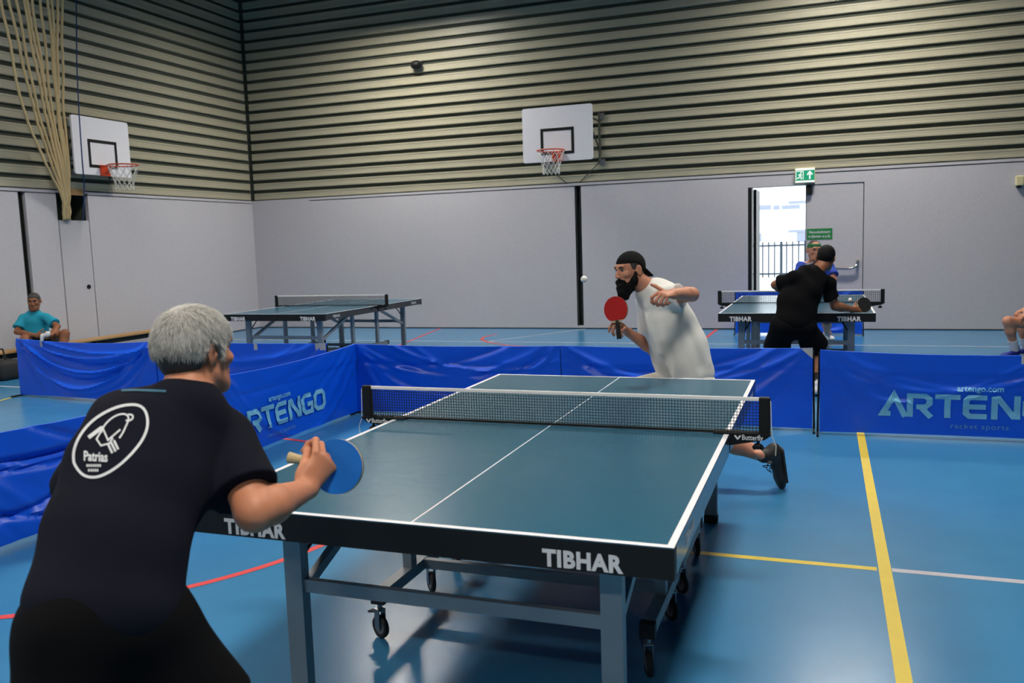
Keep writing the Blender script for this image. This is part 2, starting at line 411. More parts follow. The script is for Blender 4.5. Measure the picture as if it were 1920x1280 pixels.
for xi, xx in enumerate((-5.9, 1.5)):
    for yi, yy in enumerate((9.4, 3.2, -3.0, -9.2)):
        l = lamp0 if first else copy_tree(lamp0); first = False
        l.location = (xx, yy, 6.3); tag(l, 'white hanging luminaire in the grid under the hall ceiling', 'lamp', 'luminaires under the hall ceiling')

# ------------------------------------------------------------------ doorway, signs
d1 = thing('door_1', '', '', (DX0+0.06, YB+0.3, 0))
MB().box(0.0, 0.05, 0.02, 0.86, 0.01, DZ-0.02).build('door_leaf', M_black, d1)
MB().box(-0.06, 0.0, -0.30, 0.0, 0.0, DZ).build('jamb', M_black, d1)
tag(d1, 'door leaf swung open to the bright outside', kind='structure')
d2 = thing('door_2', '', '', (DXM, YB, 0))
tag(d2, 'closed grey door leaf with a chrome push bar', kind='structure')
W2 = DX1-DXM
MB().box(0.0, W2-0.012, 0.012, 0.07, 0.008, DZ-0.012).build('door_leaf', M_wall, d2)
MB().box(0.02, W2+0.0, 0.07, 0.10, 0.0, DZ).build('door_light_stop', M_black, d2)  # unseen piece added behind the leaf to block light leaking past its edge
MB().box(0.0, 0.012, 0.0, 0.075, 0.0, DZ).build('door_edge', M_zinc, d2)
MB().bevbox(0.02, 0.10, -0.05, 0.012, DZ-0.16, DZ-0.02, 0.006).build('door_closer', M_black, d2)
bar = MB().tube([(0.12, -0.05, 0.99), (0.70, -0.05, 0.99), (0.76, -0.05, 1.01), (0.79, -0.05, 1.06)], 0.022, 10)
bar.bevbox(0.77, 0.815, -0.07, 0.012, 1.03, 1.13, 0.006).bevbox(0.10, 0.14, -0.07, 0.012, 0.96, 1.04, 0.006)
bar.build('push_bar', M_chrome, d2, smooth=True)

t = thing('exit_sign', 'lit green and white exit sign with running figure above the door', 'sign', (0.80, YB, 2.37))
MB().bevbox(-0.155, 0.155, -0.09, 0.0, 0.0, 0.245, 0.006).build('housing', M_cream, t)
MB().box(-0.145, 0.145, -0.094, -0.089, 0.045, 0.20).build('sign_face', M_exitg, t)
paths = [[(0.03, 0.075), (0.105, 0.075)], ]
fig = []
arrow = [[(0.075, 0.062), (0.075, 0.17)], [(0.035, 0.13), (0.075, 0.178), (0.115, 0.13)]]
man = [[(-0.065, 0.145), (-0.075, 0.11), (-0.05, 0.09), (-0.06, 0.062)], [(-0.075, 0.11), (-0.095, 0.085), (-0.12, 0.08)], [(-0.098, 0.125), (-0.07, 0.145), (-0.045, 0.125)]]
frame = [[(-0.135, 0.055), (-0.135, 0.19), (-0.025, 0.19), (-0.025, 0.055)]]
for nm, pp, w in (('arrow', arrow, 0.022), ('running_figure', man, 0.016), ('door_outline', frame, 0.010)):
    V, F = stroke(pp, w); mk(nm, np.c_[V[:, 0], -0.0955-stroke.lv, V[:, 1]], F, M_exitw, t)
MB().sphere((-0.058, -0.0955, 0.168), (0.011, 0.002, 0.011)).build('figure_head', M_exitw, t)
MB().box(-0.145, 0.145, -0.094, -0.089, 0.012, 0.04).build('white_band', M_exitw, t); MB().box(-0.145, 0.145, -0.094, -0.089, 0.205, 0.235).build('white_band', M_exitw, t)

t = thing('door_notice', 'small green notice with white lettering on the closed door', 'sign', (1.028, YB+0.012, 1.552))
MB().box(-0.195, 0.195, -0.004, 0.0, -0.088, 0.088).build('plate', M_green, t)
for body, zz in (('Nooduitgang', 0.032), ('vrijlaten a.u.b.', -0.036)):
    V, F = text_mesh(body, 0.062, 0.0012); mk('lettering', np.c_[V[:, 0], np.full(len(V), -0.0055), V[:, 1]+zz], F, M_print, t)

t = thing('wall_sensor', 'small cream sensor with dark lens on the grey wall at far right', 'sensor', (3.835, YB, 2.2))
MB().bevbox(-0.055, 0.05, -0.08, 0.0, -0.03, 0.12, 0.015).build('housing', M_cream, t)
MB().sphere((-0.01, -0.045, -0.03), (0.04, 0.035, 0.03)).build('lens', M_black, t)
t = thing('dome_camera', 'small dark dome camera on the ribbed back wall', 'camera', (-6.0, YB, 4.9))
MB().bevbox(-0.09, 0.09, -0.10, 0.04, -0.02, 0.06, 0.012).build('bracket', M_zinc, t)
MB().sphere((0, -0.08, -0.02), (0.11, 0.08, 0.08)).build('dome', M_black, t, smooth=True)

# ------------------------------------------------------------------ outside the open door
g = MB().box(-30, 30, YB+0.3, 60, -0.15, -0.02).build('ground', M_outgnd); tag(g, 'pale paved yard outside the open door', kind='structure')
FY = 21.0
t = thing('yard_fence', 'steel bar fence across the yard outside the open door', 'fence', (0, FY, -0.02))
zt = on_y(1460, 457, FY)[2]; zb = on_y(1460, 512, FY)[2]
MB().box(-4, 4, -0.02, 0.02, zt-0.05, zt).build('top_rail', M_fence, t)
MB().box(-4, 4, -0.02, 0.02, zb-0.02, zb+0.03).build('bottom_rail', M_fence, t)
for x in np.arange(-3.9, 3.9, 0.155): MB().box(x-0.019, x+0.019, -0.012, 0.012, zb-0.1, zt+0.08).build('bar', M_fence, t)
for x in (-3.97, 0.0, 3.97): MB().box(x-0.03, x+0.03, -0.03, 0.03, 0.0, zt+0.08).build('post', M_fence, t)
BY = 34.0
t = thing('white_building', 'white rendered building beyond the yard fence', 'building', (0, BY, -0.02))
MB().box(-14, 14, 0, 6, 0, 9).build('wall', M_outwall, t)
def win(px0, py0, px1, py1, m=M_outwin):
    a = on_y(px0, py0, BY); c = on_y(px1, py1, BY)
    w = MB().box(a[0], c[0], -0.05, 0.02, c[2], a[2]).build('window', m, t)
win(1420, 384, 1446, 392); win(1450, 384, 1462, 392); win(1466, 384, 1500, 390); win(1420, 436, 1428, 452); win(1494, 435, 1510, 452); win(1478, 376, 1510, 380); win(1478, 430, 1510, 434)

# ------------------------------------------------------------------ table tennis tables
def make_table(label):
    t = thing('table_tennis_table', label, 'table', group='table tennis tables in the hall')
    for s in (-1, 1):
        y0, y1 = sorted((s*0.003, s*1.37))
        h = MB().box(-0.7625, 0.7625, y0, y1, 0.738, 0.760).build('table_half', M_table, t)
        e = 0.0004
        MB().box(-0.7625, -0.7425, y0, y1, 0.760, 0.760+e).build('side_line', M_white, h); MB().box(0.7425, 0.7625, y0, y1, 0.760, 0.760+e).build('side_line', M_white, h)
        ya, yb = sorted((s*1.35, s*1.37)); MB().box(-0.7625, 0.7625, ya, yb, 0.760, 0.760+e*2).build('end_line', M_white, h)
        ya, yb = sorted((s*0.003, s*1.35)); MB().box(-0.0025, 0.0025, ya, yb, 0.760, 0.760+e).build('centre_line', M_white, h)
        ya, yb = sorted((s*1.335, s*1.372))
        MB().box(-0.7635, 0.7635, ya, yb, 0.672, 0.757).build('end_apron', M_black, t)
        ya, yb = sorted((s*0.02, s*1.3345))
        MB().box(-0.7635, -0.735, ya, yb, 0.678, 0.757).build('side_apron', M_edge, t)
        MB().box(0.735, 0.7635, ya, yb, 0.678, 0.757).build('side_apron', M_edge, t)
        for cx in (-0.535, 0.515):
            V, F = text_mesh('TIBHAR', 0.064, 0.0030, spacing=1.10)
            V = V*np.array([0.225/(V[:, 0].max()-V[:, 0].min()), 1.0])
            mk('lettering', np.c_[-s*(V[:, 0]+cx*-s) if s > 0 else V[:, 0]+cx, np.full(len(V), s*1.3730), V[:, 1]+0.700], F, M_print, t)
        for sx in (-1, 1):
            V, F = text_mesh('TIBHAR', 0.046, 0.0018, spacing=1.1)
            mk('lettering', np.c_[np.full(len(V), sx*0.7645), sx*V[:, 0]+s*1.1, V[:, 1]+0.713], F, M_print, t)
        # legs and rails of this half
        for sx in (-1, 1):
            lg = MB().box(sx*0.545-0.033, sx*0.545+0.033, s*1.15-0.022, s*1.15+0.022, 0.03, 0.70).build('leg', M_steel, t)
            MB().bevbox(sx*0.545-0.037, sx*0.545+0.037, s*1.15-0.027, s*1.15+0.027, 0.0, 0.045, 0.006).build('leg_foot', M_rubber, lg)
            MB().tube([(sx*0.545-sx*0.02, s*1.125, 0.54), (sx*0.43, s*1.09, 0.685)], 0.007, 8).build('lock_strut', M_black, t)
            MB().bar((sx*0.545, s*1.128, 0.40), (sx*0.545, s*0.34, 0.70), 0.028, 0.034).build('diagonal_brace', M_steel, t)
            # wheeled carriage
            bm_ = MB().box(sx*0.54-0.024, sx*0.54+0.024, min(s*0.60, s*0.06), max(s*0.60, s*0.06), 0.150, 0.198).build('carriage_beam', M_steel, t)
            MB().box(sx*0.54-0.028, sx*0.54+0.028, min(s*0.60, s*0.635), max(s*0.60, s*0.635), 0.146, 0.202).build('end_cap', M_rubber, bm_)
            MB().box(sx*0.54-0.02, sx*0.54+0.02, s*0.34-0.025, s*0.34+0.025, 0.19, 0.70).build('carriage_post', M_steel, t)
            for yy in (0.615, 0.14):
                c = thing('caster', '', '')
                c.parent = t; c.location = (sx*0.54, s*yy, 0); c.rotation_euler = (0, 0, (1.15 if sx < 0 else 0.35) if yy > 0.3 else 0.75)
                MB().torus((0, 0, 0.048), (1, 0, 0), 0.036, 0.012, 24, 8).build('tyre', M_rubber, c, smooth=True)
                MB().cyl((0, 0, 0.048), (1, 0, 0), 0.030, 0.016, 20).build('wheel_hub', M_wheel, c)
                fk = MB().box(-0.017, -0.014, -0.014, 0.016, 0.04, 0.12).box(0.014, 0.017, -0.014, 0.016, 0.04, 0.12).box(-0.017, 0.017, -0.014, 0.022, 0.118, 0.123).cyl((0, 0, 0.135), (0, 0, 1), 0.010, 0.03, 10)
                fk.build('fork', M_zinc, c)
                if yy > 0.3: MB().bar((0, 0.0, 0.112), (0, -0.062*s if s < 0 else 0.062, 0.098), 0.03, 0.007).build('brake_pedal', M_black, c)
        MB().bar((-0.512, s*1.15, 0.437), (0.512, s*1.15, 0.437), 0.024, 0.044).build('leg_rail', M_steel, t)
        MB().bar((-0.516, s*0.24, 0.176), (0.516, s*0.24, 0.176), 0.03, 0.040).build('carriage_rail', M_steel, t)
        MB().bar((-0.735, s*0.34, 0.708), (0.735, s*0.34, 0.708), 0.03, 0.035).build('top_rail', M_steel, t)
        MB().bar((-0.735, s*1.15, 0.708), (0.735, s*1.15, 0.708), 0.03, 0.035).build('top_rail', M_steel, t)
    return t
table = make_table('large near table tennis table in the middle with wheeled carriage')
tl = copy_tree(table); tl.location = (-5.483, 5.7+1.37, 0); tl['label'] = 'unused far table tennis table standing by the left of the back wall'
tr = copy_tree(table); tr.location = (0.8325, 5.66+1.37, 0); tr['label'] = 'far table tennis table in front of the open door, being played on'

def make_net(label, fine=True):
    t = thing('table_net', label, 'net', group='table tennis nets')
    x1 = 0.915
    n = MB(); dx = 0.0125 if fine else 0.02; w = 0.0022 if fine else 0.0038
    for x in np.arange(-x1+0.02, x1-0.02, dx): n.box(x-w/2, x+w/2, -w/2, w/2, 0.768, 0.9)
    for z_ in np.arange(0.775, 0.9, dx): n.box(-x1+0.02, x1-0.02, -w/2, w/2, z_-w/2, z_+w/2)
    o = n.build('net_mesh', M_netcord, t); o['kind'] = 'stuff'
    MB().bevbox(-x1+0.015, x1-0.015, -0.004, 0.004, 0.897, 0.9125, 0.002).build('top_tape', M_tape, t)
    MB().box(-x1+0.015, x1-0.015, -0.003, 0.003, 0.7625, 0.771).build('bottom_band', M_black, t)
    for s in (-1, 1):
        p = MB().bevbox(s*0.90-0.022, s*0.90+0.022, -0.013, 0.013, 0.755, 0.9145, 0.005).build('post_sleeve', M_black, t)
        x0, xa = sorted((s*0.70, s*0.925))
        c = MB().box(x0, xa, -0.022, 0.022, 0.7606, 0.7685)
        poly = [(s*0.7655, 0.7605), (s*0.925, 0.7605), (s*0.90, 0.742), (s*0.7655, 0.715)]
        c.prism(poly if s > 0 else poly[::-1], (0, -0.018, 0), (0, 0.018, 0), (1, 0, 0), (0, 0, 1))
        cl = c.build('clamp', M_black, t)
        MB().cyl((s*0.875, 0, 0.725), (0, 0, 1), 0.006, 0.05, 8).sphere((s*0.875, 0, 0.715), (0.018, 0.018, 0.010)).sphere((s*0.888, 0, 0.708), 0.010).sphere((s*0.862, 0, 0.708), 0.010).build('clamp_screw', M_black, t)
        if fine:
            for q in (-1, 1):
                V, F = text_mesh('Butterfly', 0.030, 0.0006)
                V = V*np.array([0.082/(V[:, 0].max()-V[:, 0].min()), 1.0])
                mk('lettering', np.c_[-q*V[:, 0]+s*0.842+q*-0.012, np.full(len(V), q*0.0235), V[:, 1]+0.751], F, M_print, t)
                wing = [[(-0.011, 0.008), (-0.004, -0.002), (0, -0.006), (0.004, -0.002), (0.011, 0.008)]]
                V, F = stroke(wing, 0.007); mk('butterfly_mark', np.c_[-q*V[:, 0]+s*0.842+q*0.045, np.full(len(V), q*0.0235), V[:, 1]+0.751], F, M_print, t)
            MB().tube([(s*0.924, -0.01, 0.90), (s*0.927, -0.012, 0.80), (s*0.93, -0.012, 0.757), (s*0.945, -0.012, 0.72), (s*0.943, -0.012, 0.68)], 0.0018, 5).build('tension_cord', M_cordw, t)
    return t
net0 = make_net('net with white tape clamped across the large near table'); net0.location = (0, 0, 0)
netf = make_net('net clamped on the unused far table on the left', False); netf.location = tl.location
netg = copy_tree(netf); netg.location = tr.location; netg['label'] = 'net clamped on the far table in front of the open door'

# ------------------------------------------------------------------ blue barriers
BH = 0.665
ART = {'A': ([[(0.92, 0.0), (0.52, 0.9), (0.12, 0.12), (0.40, 0.12)]], 1.0), 'R': ([[(0.08, 0.0), (0.08, 0.9), (0.62, 0.9), (0.76, 0.78), (0.76, 0.58), (0.62, 0.44), (0.3, 0.44)], [(0.45, 0.44), (0.82, 0.0)]], 0.95),
       'T': ([[(0.0, 0.9), (0.86, 0.9)], [(0.43, 0.9), (0.43, 0.0)]], 0.98), 'E': ([[(0.78, 0.9), (0.2, 0.9), (0.08, 0.78), (0.08, 0.22), (0.2, 0.1), (0.78, 0.1)], [(0.1, 0.5), (0.74, 0.5)]], 0.95),
       'N': ([[(0.08, 0.0), (0.08, 0.86), (0.2, 0.88), (0.70, 0.14), (0.82, 0.14), (0.82, 1.0)]], 1.02), 'G': ([[(0.78, 0.9), (0.26, 0.9), (0.08, 0.74), (0.08, 0.26), (0.26, 0.1), (0.78, 0.1), (0.78, 0.48), (0.42, 0.48)]], 0.98),
       'O': ([[(0.26, 0.9), (0.66, 0.9), (0.84, 0.74), (0.84, 0.26), (0.66, 0.1), (0.26, 0.1), (0.08, 0.26), (0.08, 0.74), (0.26, 0.9)]], 0.92)}
def art_word():
    V = np.zeros((0, 2)); F = []; x = 0.0; LV = []
    for ch in 'ARTENGO':
        P, adv = ART[ch]
        v, f = stroke([[(p[0]+x, p[1]) for p in q] for q in P], 0.215, 0.15, 4)
        F += [tuple(i+len(V) for i in q) for q in f]; V = np.r_[V, v]; LV += list(stroke.lv); x += adv
    V[:, 0] -= x/2-0.03; V[:, 1] -= 0.5
    art_word.lv = np.array(LV)
    return V, F, x
def barrier(p0, p1, label, seed=0, sag=0.02, folds=None, text=False, lean=0.0, patch=None, foot=True, h=BH, amp=1.0, posts=(1, 1), belly=0.0):
    """cloth barrier from p0 to p1 (ground points); its printed side looks to the right of the direction p0->p1"""
    p0 = np.array([*p0, 0.0]); p1 = np.array([*p1, 0.0]); L = np.linalg.norm(p1-p0); d = (p1-p0)/L
    nrm = np.array([d[1], -d[0], 0.0])
    t = thing('court_barrier', label, 'barrier', tuple((p0+p1)/2), math.atan2(d[1], d[0]), 'blue cloth court barriers')
    R = np.random.RandomState(seed)
    fl = folds if folds is not None else [(R.uniform(0.25, 1.1), R.uniform(0.02, 0.05), R.choice([-1, 1])*R.uniform(0.008, 0.018), R.uniform(-0.3, 0.3)) for _ in range(6)]
    ph = R.uniform(0, 6, 6)
    def disp(u, v):
        e = np.zeros_like(u)
        for a, w, am, sh in fl:
            c = (u-0.5-sh)*2
            e += amp*am*np.exp(-((v-(1.02-a*(1-np.clip(c*c, 0, 1.3))))/w)**2)*np.clip(4*u*(1-u)+0.25, 0, 1)
        for k in range(3): e += amp*0.004*np.sin(u*(5+3*k)+v*(3-2*k)*2+ph[k])*np.sin(u*2.2+ph[k+3])
        for c0, s0 in ((0.0, 1), (1.0, -1)):            # tension creases from the top corners
            for sl, am in ((0.9, 0.014), (1.5, -0.010), (0.45, 0.010), (0.65, -0.008)):
                xx = (u-c0)*s0*L/h; e += amp*am*np.exp(-((1-v-xx*sl)/0.05)**2)*np.exp(-(xx/0.75)**2)*np.clip(xx*6, 0, 1)
        e += np.where(v > 0.745, 0.006, 0.0)+np.exp(-((v-0.74)/0.014)**2)*-0.006
        e += belly*np.sin(np.pi*np.clip(u, 0, 1))*(1-v)
        return e
    def pos(u, v, off=0.0):                            # local coordinates, x along, -y to the printed side
        u = np.asarray(u, float); v = np.asarray(v, float)
        top = h-sag*4*u*(1-u); bot = 0.02+0.012*4*u*(1-u)
        return np.stack([(u-0.5)*L+0*v, -(0.012+disp(u, v)+off+lean*(1-v)), bot+(top-bot)*v], -1)
    nu, nv = 96, 40
    U, Vv = np.meshgrid(np.linspace(0, 1, nu+1), np.linspace(0, 1, nv+1), indexing='ij')
    A = pos(U, Vv).reshape(-1, 3); B = A.copy(); B[:, 1] += 0.024
    idx = lambda i, j: i*(nv+1)+j
    F = []; n0 = len(A)
    for i in range(nu):
        for j in range(nv):
            q = (idx(i, j), idx(i+1, j), idx(i+1, j+1), idx(i, j+1)); F.append(q); F.append(tuple(n0+k for k in q[::-1]))
    for i in range(nu):
        for j in (0, nv):
            q = (idx(i, j), n0+idx(i, j), n0+idx(i+1, j), idx(i+1, j)); F.append(q if j == 0 else q[::-1])
    for j in range(nv):
        for i in (0, nu):
            q = (idx(i, j+1), n0+idx(i, j+1), n0+idx(i, j), idx(i, j)); F.append(q if i == 0 else q[::-1])
    cl = mk('cloth', np.r_[A, B], F, M_cloth, t, smooth=True)
    try:
        cl.data.set_sharp_from_angle(angle=0.9)
    except Exception: pass
    for s in (-1, 1):
        if not posts[0 if s < 0 else 1]: continue
        MB().tube([(s*(L/2+0.004), 0.0, h-0.02), (s*(L/2+0.014), 0.008, 0.02)], 0.008, 8).build('end_post', M_black, t)
        if foot: MB().bar((s*(L/2+0.012), -0.13, 0.012), (s*(L/2+0.012), 0.16, 0.012), 0.016, 0.016).build('foot_bar', M_black, t)
    def put(name, V2, F2, cx, cz, m, off=0.010, lv=0.0):
        u = (V2[:, 0]+cx)/L+0.5; v = (V2[:, 1]+cz)/h
        mk(name, pos(u, v, off+lv), F2, m, t)
    if text:
        V, F2, x = art_word(); sc = text.get('w', 1.34)/x
        put('lettering', V*np.array([sc, 0.195]), F2, text.get('cx', 0), 0.245, M_letter, lv=art_word.lv)
        V, F2 = text_mesh('artengo.com', 0.085, 0.002); put('lettering', V*np.array([0.305/(V[:, 0].max()-V[:, 0].min()), 0.8]), F2, text.get('cx', 0)+text.get('off', 0.0), 0.395, M_letter)
        V, F2 = text_mesh('racket sports', 0.075, 0.0008, spacing=1.15); put('lettering', V*np.array([0.38/(V[:, 0].max()-V[:, 0].min()), 0.8]), F2, text.get('cx', 0)+text.get('off', 0.0), 0.082, M_letter2)
    for kind, u0, u1 in (patch or []):
        if kind == 'tri': V2 = np.array([(u0, 1.004), (u1, 1.004), (u1, 0.87)])
        else: V2 = np.array([(u0, 1.004), (u1, 1.004), (u1, 0.90), (u0, 0.90)])
        P = pos(V2[:, 0], V2[:, 1], 0.004)
        mk('cloth_patch', P, [tuple(range(len(P)))[::-1]], M_patch, t)
    return t
DEEP = [(0.30, 0.035, 0.016, 0.05), (0.42, 0.03, -0.014, 0.08), (0.55, 0.03, 0.018, 0.02), (0.70, 0.03, -0.016, 0.0), (0.85, 0.035, 0.018, -0.04), (1.0, 0.04, -0.012, 0.02), (0.2, 0.02, 0.010, 0.18)]
barrier((-3.045, 3.55), (-1.024, 3.56), 'blue barrier behind the near table, left of the bearded player', 1, sag=0.015, posts=(1, 1))
barrier((-1.018, 3.56), (1.035, 3.60), 'blue barrier directly behind the bearded player in white', 2, sag=0.012, patch=[('tri', 0.955, 1.0)], belly=0.03)
barrier((1.09, 3.50), (3.14, 3.50), 'blue barrier with large pale lettering at the right edge', 3, sag=0.03, text=dict(w=1.33, cx=0.062, off=0.02), patch=[('sq', 0.665, 0.70)], amp=0.55)
barrier((-3.03, 1.50), (-3.05, 3.53), 'blue barrier with pale lettering to the left of the near table', 4, sag=0.03, text=dict(w=1.30, cx=-0.215, off=-0.02), amp=0.55)
barrier((-3.04, -0.60), (-3.03, 1.46), 'blue barrier at the left edge beside the grey-haired player', 5, sag=0.05, amp=1.9)
barrier((-7.52, 3.70), (-5.42, 3.56), 'far left blue barrier with deep swag folds in front of the seated man', 6, sag=0.035, folds=DEEP, amp=1.7, patch=[('sq', 0.20, 0.215)], belly=0.05)
barrier((-5.40, 3.56), (-3.36, 3.56), 'blue barrier seen just right of the grey-haired head', 7, sag=0.01, patch=[('sq', 0.945, 1.0), ('sq', 0.60, 0.62)])
barrier((-0.22, 10.55), (1.66, 10.55), 'blue barrier behind the far table near the open door', 8, sag=0.0, h=0.7)

# ------------------------------------------------------------------ basketball hoops (local frame: y towards the wall, board at y = 0)
def hoop(label, loc, rz, W, Hb, depth, rx=0.05, mount=0.45):
    t = thing('basketball_hoop', label, 'basketball hoop', loc, rz, 'wall mounted basketball hoops')
    bm = bmesh.new(); r = 0.035; P = []
    for cx, cz, a0 in ((W/2-r, Hb-r, 0), (-W/2+r, Hb-r, 90), (-W/2+r, r, 180), (W/2-r, r, 270)):
        for k in range(5):
            a = math.radians(a0+k*22.5); P.append((cx+r*math.cos(a), cz+r*math.sin(a)))
    bd = MB().prism(P, (0, 0, 0), (0, 0.03, 0), (1, 0, 0), (0, 0, 1)).build('backboard', M_board, t)
    q = MB(); w = 0.048; x0, x1, z0, z1 = rx-0.29, rx+0.29, 0.112, 0.545
    q.box(x0, x1, -0.003, 0, z1-w, z1).box(x0, x1, -0.003, 0, z0, z0+w).box(x0, x0+w, -0.003, 0, z0+w, z1-w).box(x1-w, x1, -0.003, 0, z0+w, z1-w)
    q.build('target_square', M_black, t)
    rz_ = 0.142
    MB().torus((rx, -0.38, rz_), (0, 0, 1), 0.225, 0.010, 36, 8).build('rim', M_orange, t, smooth=True)
    k = MB().bevbox(rx-0.09, rx+0.09, -0.035, 0.0, rz_-0.15, rz_+0.02, 0.004)
    k.bar((rx-0.07, -0.03, rz_), (rx-0.09, -0.18, rz_), 0.02, 0.02).bar((rx+0.07, -0.03, rz_), (rx+0.09, -0.18, rz_), 0.02, 0.02)
    k.bar((rx, -0.03, rz_-0.12), (rx, -0.16, rz_-0.005), 0.05, 0.012)
    k.build('rim_bracket', M_orange, t)
    n = MB(); NS = 12; prof_ = [(0.225, rz_-0.005), (0.20, rz_-0.09), (0.165, rz_-0.18), (0.14, rz_-0.26), (0.135, rz_-0.33), (0.14, rz_-0.38)]
    for s in (-1, 1):
        for i in range(NS):
            pts = []
            for j, (rr, zz) in enumerate(prof_):
                a = 2*math.pi*(i+s*0.5*j)/NS; pts.append((rx+rr*math.cos(a), -0.38+rr*math.sin(a), zz))
            n.tube(pts, 0.0045, 5)
    o = n.build('net', M_cordw, t); o['kind'] = 'stuff'
    fr = MB()
    for s in (-1, 1):
        for zz in (0.22, 0.72):
            fr.tube([(s*mount, 0.03, zz), (s*mount, depth, zz)], 0.016, 8)
        fr.tube([(s*mount, 0.03, 0.72), (s*mount, depth, 0.22)], 0.012, 8)
        fr.tube([(s*mount, depth-0.02, 0.0), (s*mount, depth-0.02, 0.86)], 0.022, 8)
        if depth > 0.6: fr.tube([(s*mount, depth-0.05, 0.02), (s*0.05, depth+0.02, -0.36)], 0.008, 6)
    fr.tube([(-mount, 0.05, 0.72), (mount, 0.05, 0.72)], 0.014, 8).tube([(-mount, 0.05, 0.22), (mount, 0.05, 0.22)], 0.014, 8)
    fr.build('support_frame', M_back, t)
    for s in (-1, 1):
        for zz in (0.02, 0.80): MB().bevbox(s*mount-0.02, s*mount+0.09, depth-0.035, depth, zz-0.05, zz+0.05, 0.004).build('wall_plate', M_zinc, t)
    return t
hoop('white backboard with orange rim on the back wall, in the middle', (-3.08, 10.45, 2.893), 0.0, 1.21, 0.893, 0.90, rx=0.0, mount=0.50)
hoop('white backboard with orange rim on the left wall beside the ropes', (XL+0.30, 7.25, 2.82), math.pi/2, 1.13, 0.88, 0.30, rx=0.0, mount=0.40)

# ------------------------------------------------------------------ climbing ropes tied to the side wall
tops = [(2, 42, 120), (16, 60, 122), (30, 72, 124), (44, 84, 120), (50, 88, 126), (60, 92, 124), (76, 98, 126), (90, 104, 128), (97, 108, 126), (107, 112, 130), (116, 116, 131)]
for i, (xt, xm, xb) in enumerate(tops):
    pa = on_x(xt, 0, XL+0.95); pm = on_x(xm+3*math.sin(i*2), 205, XL+0.50); pn = on_x((xm+xb)/2+6, 310, XL+0.32); pb = on_x(xb-1, 372, XL+0.14); pc = on_x(xb, 412, XL+0.04-0.012*(i % 4))
    up = pa+(pa-pm)*((ZC-0.02-pa[2])/(pa[2]-pm[2]))
    P = [up, pa, pm, pn, pb, pc]; Q = []
    for a, c in zip(P[:-1], P[1:]):
        for k in range(8): Q.append(a+(c-a)*k/8)
    Q.append(P[-1]); Q = np.array(Q)
    for _ in range(3): Q[1:-1] = (Q[:-2]+2*Q[1:-1]+Q[2:])/4
    for k in range(1, len(Q)-1): Q[k] += 0.006*np.array([math.sin(k*1.3+i), math.cos(k*1.1+i), 0])
    o = MB().tube(Q, 0.019, 7).build('climbing_rope', M_rope, None, smooth=True)
    od = ('leftmost', 'second', 'third', 'fourth', 'fifth', 'sixth', 'seventh', 'eighth', 'ninth', 'tenth', 'rightmost')[i]
    tag(o, od+(' tan climbing rope' if i in (0, 10) else ' tan climbing rope from the left')+' in the bundle tied to the wall', 'rope', 'climbing ropes tied to the left wall')
P = [on_x(142, -60, XL+0.6), on_x(143, 0, XL+0.55), on_x(144, 120, XL+0.55), on_x(148, 210, XL+0.55), on_x(154, 300, XL+0.5), on_x(158, 345, XL+0.2), on_x(156, 412, XL+0.03)]
P.insert(0, np.array([P[0][0], P[0][1], ZC]))
o = MB().tube(P, 0.009, 6).build('pull_cord', M_bluecord, None); tag(o, 'thin blue cord hanging in front of the left backboard', 'cord')

# ------------------------------------------------------------------ bench, bag and small things
bx = XL+0.42
t = thing('gym_bench', 'long wooden bench along the left wall', 'bench', (bx, 6.6, 0))
MB().bevbox(-0.13, 0.13, -1.9, 1.95, 0.285, 0.318, 0.006).build('seat', M_wood, t)
MB().box(-0.02, 0.02, -1.85, 1.9, 0.20, 0.285).build('seat_beam', M_slot, t)
for yy in (-1.6, 0.0, 1.65):
    MB().box(-0.11, 0.11, yy-0.03, yy+0.03, 0.0, 0.285).build('leg', M_slot, t)
MB().bar((0.02, 1.72, 0.03), (0.02, 1.1, 0.24), 0.025, 0.03).build('brace', M_slot, t)
t = thing('booklet', 'small dark booklet lying on the end of the bench', 'book', (bx-0.02, 8.33, 0.318))
MB().bevbox(-0.09, 0.09, -0.13, 0.13, 0.0, 0.016, 0.003).build('cover', M_black, t)
MB().box(-0.086, 0.088, -0.126, 0.126, 0.004, 0.012).build('pages', M_tape, t)
bp = on_z(-6, 700)
t = thing('sports_bag', 'black sports bag on the floor at the far left edge', 'bag', (bp[0]+0.55, bp[1]-0.42, 0))
b = MB().bevbox(-0.28, 0.28, -0.16, 0.16, 0.0, 0.26, 0.06); b.build('body', M_rubber, t, smooth=True)
MB().tube([(-0.16, 0, 0.25), (-0.12, 0, 0.40), (0.12, 0, 0.40), (0.16, 0, 0.25)], 0.012, 6).build('strap', M_black, t)

def ball(px, py, d, label):
    o = MB().sphere((0, 0, 0), 0.02, 24, 16).build('table_tennis_ball', M_ball, None, smooth=True)
    o.location = at(px, py, d).tolist(); return tag(o, label, 'ball', 'table tennis balls in flight')
ball(1095, 523, 5.15, 'white ball in the air in front of the bearded player')
ball(1594, 562, 8.75, 'small white ball above the far table by the dark player')

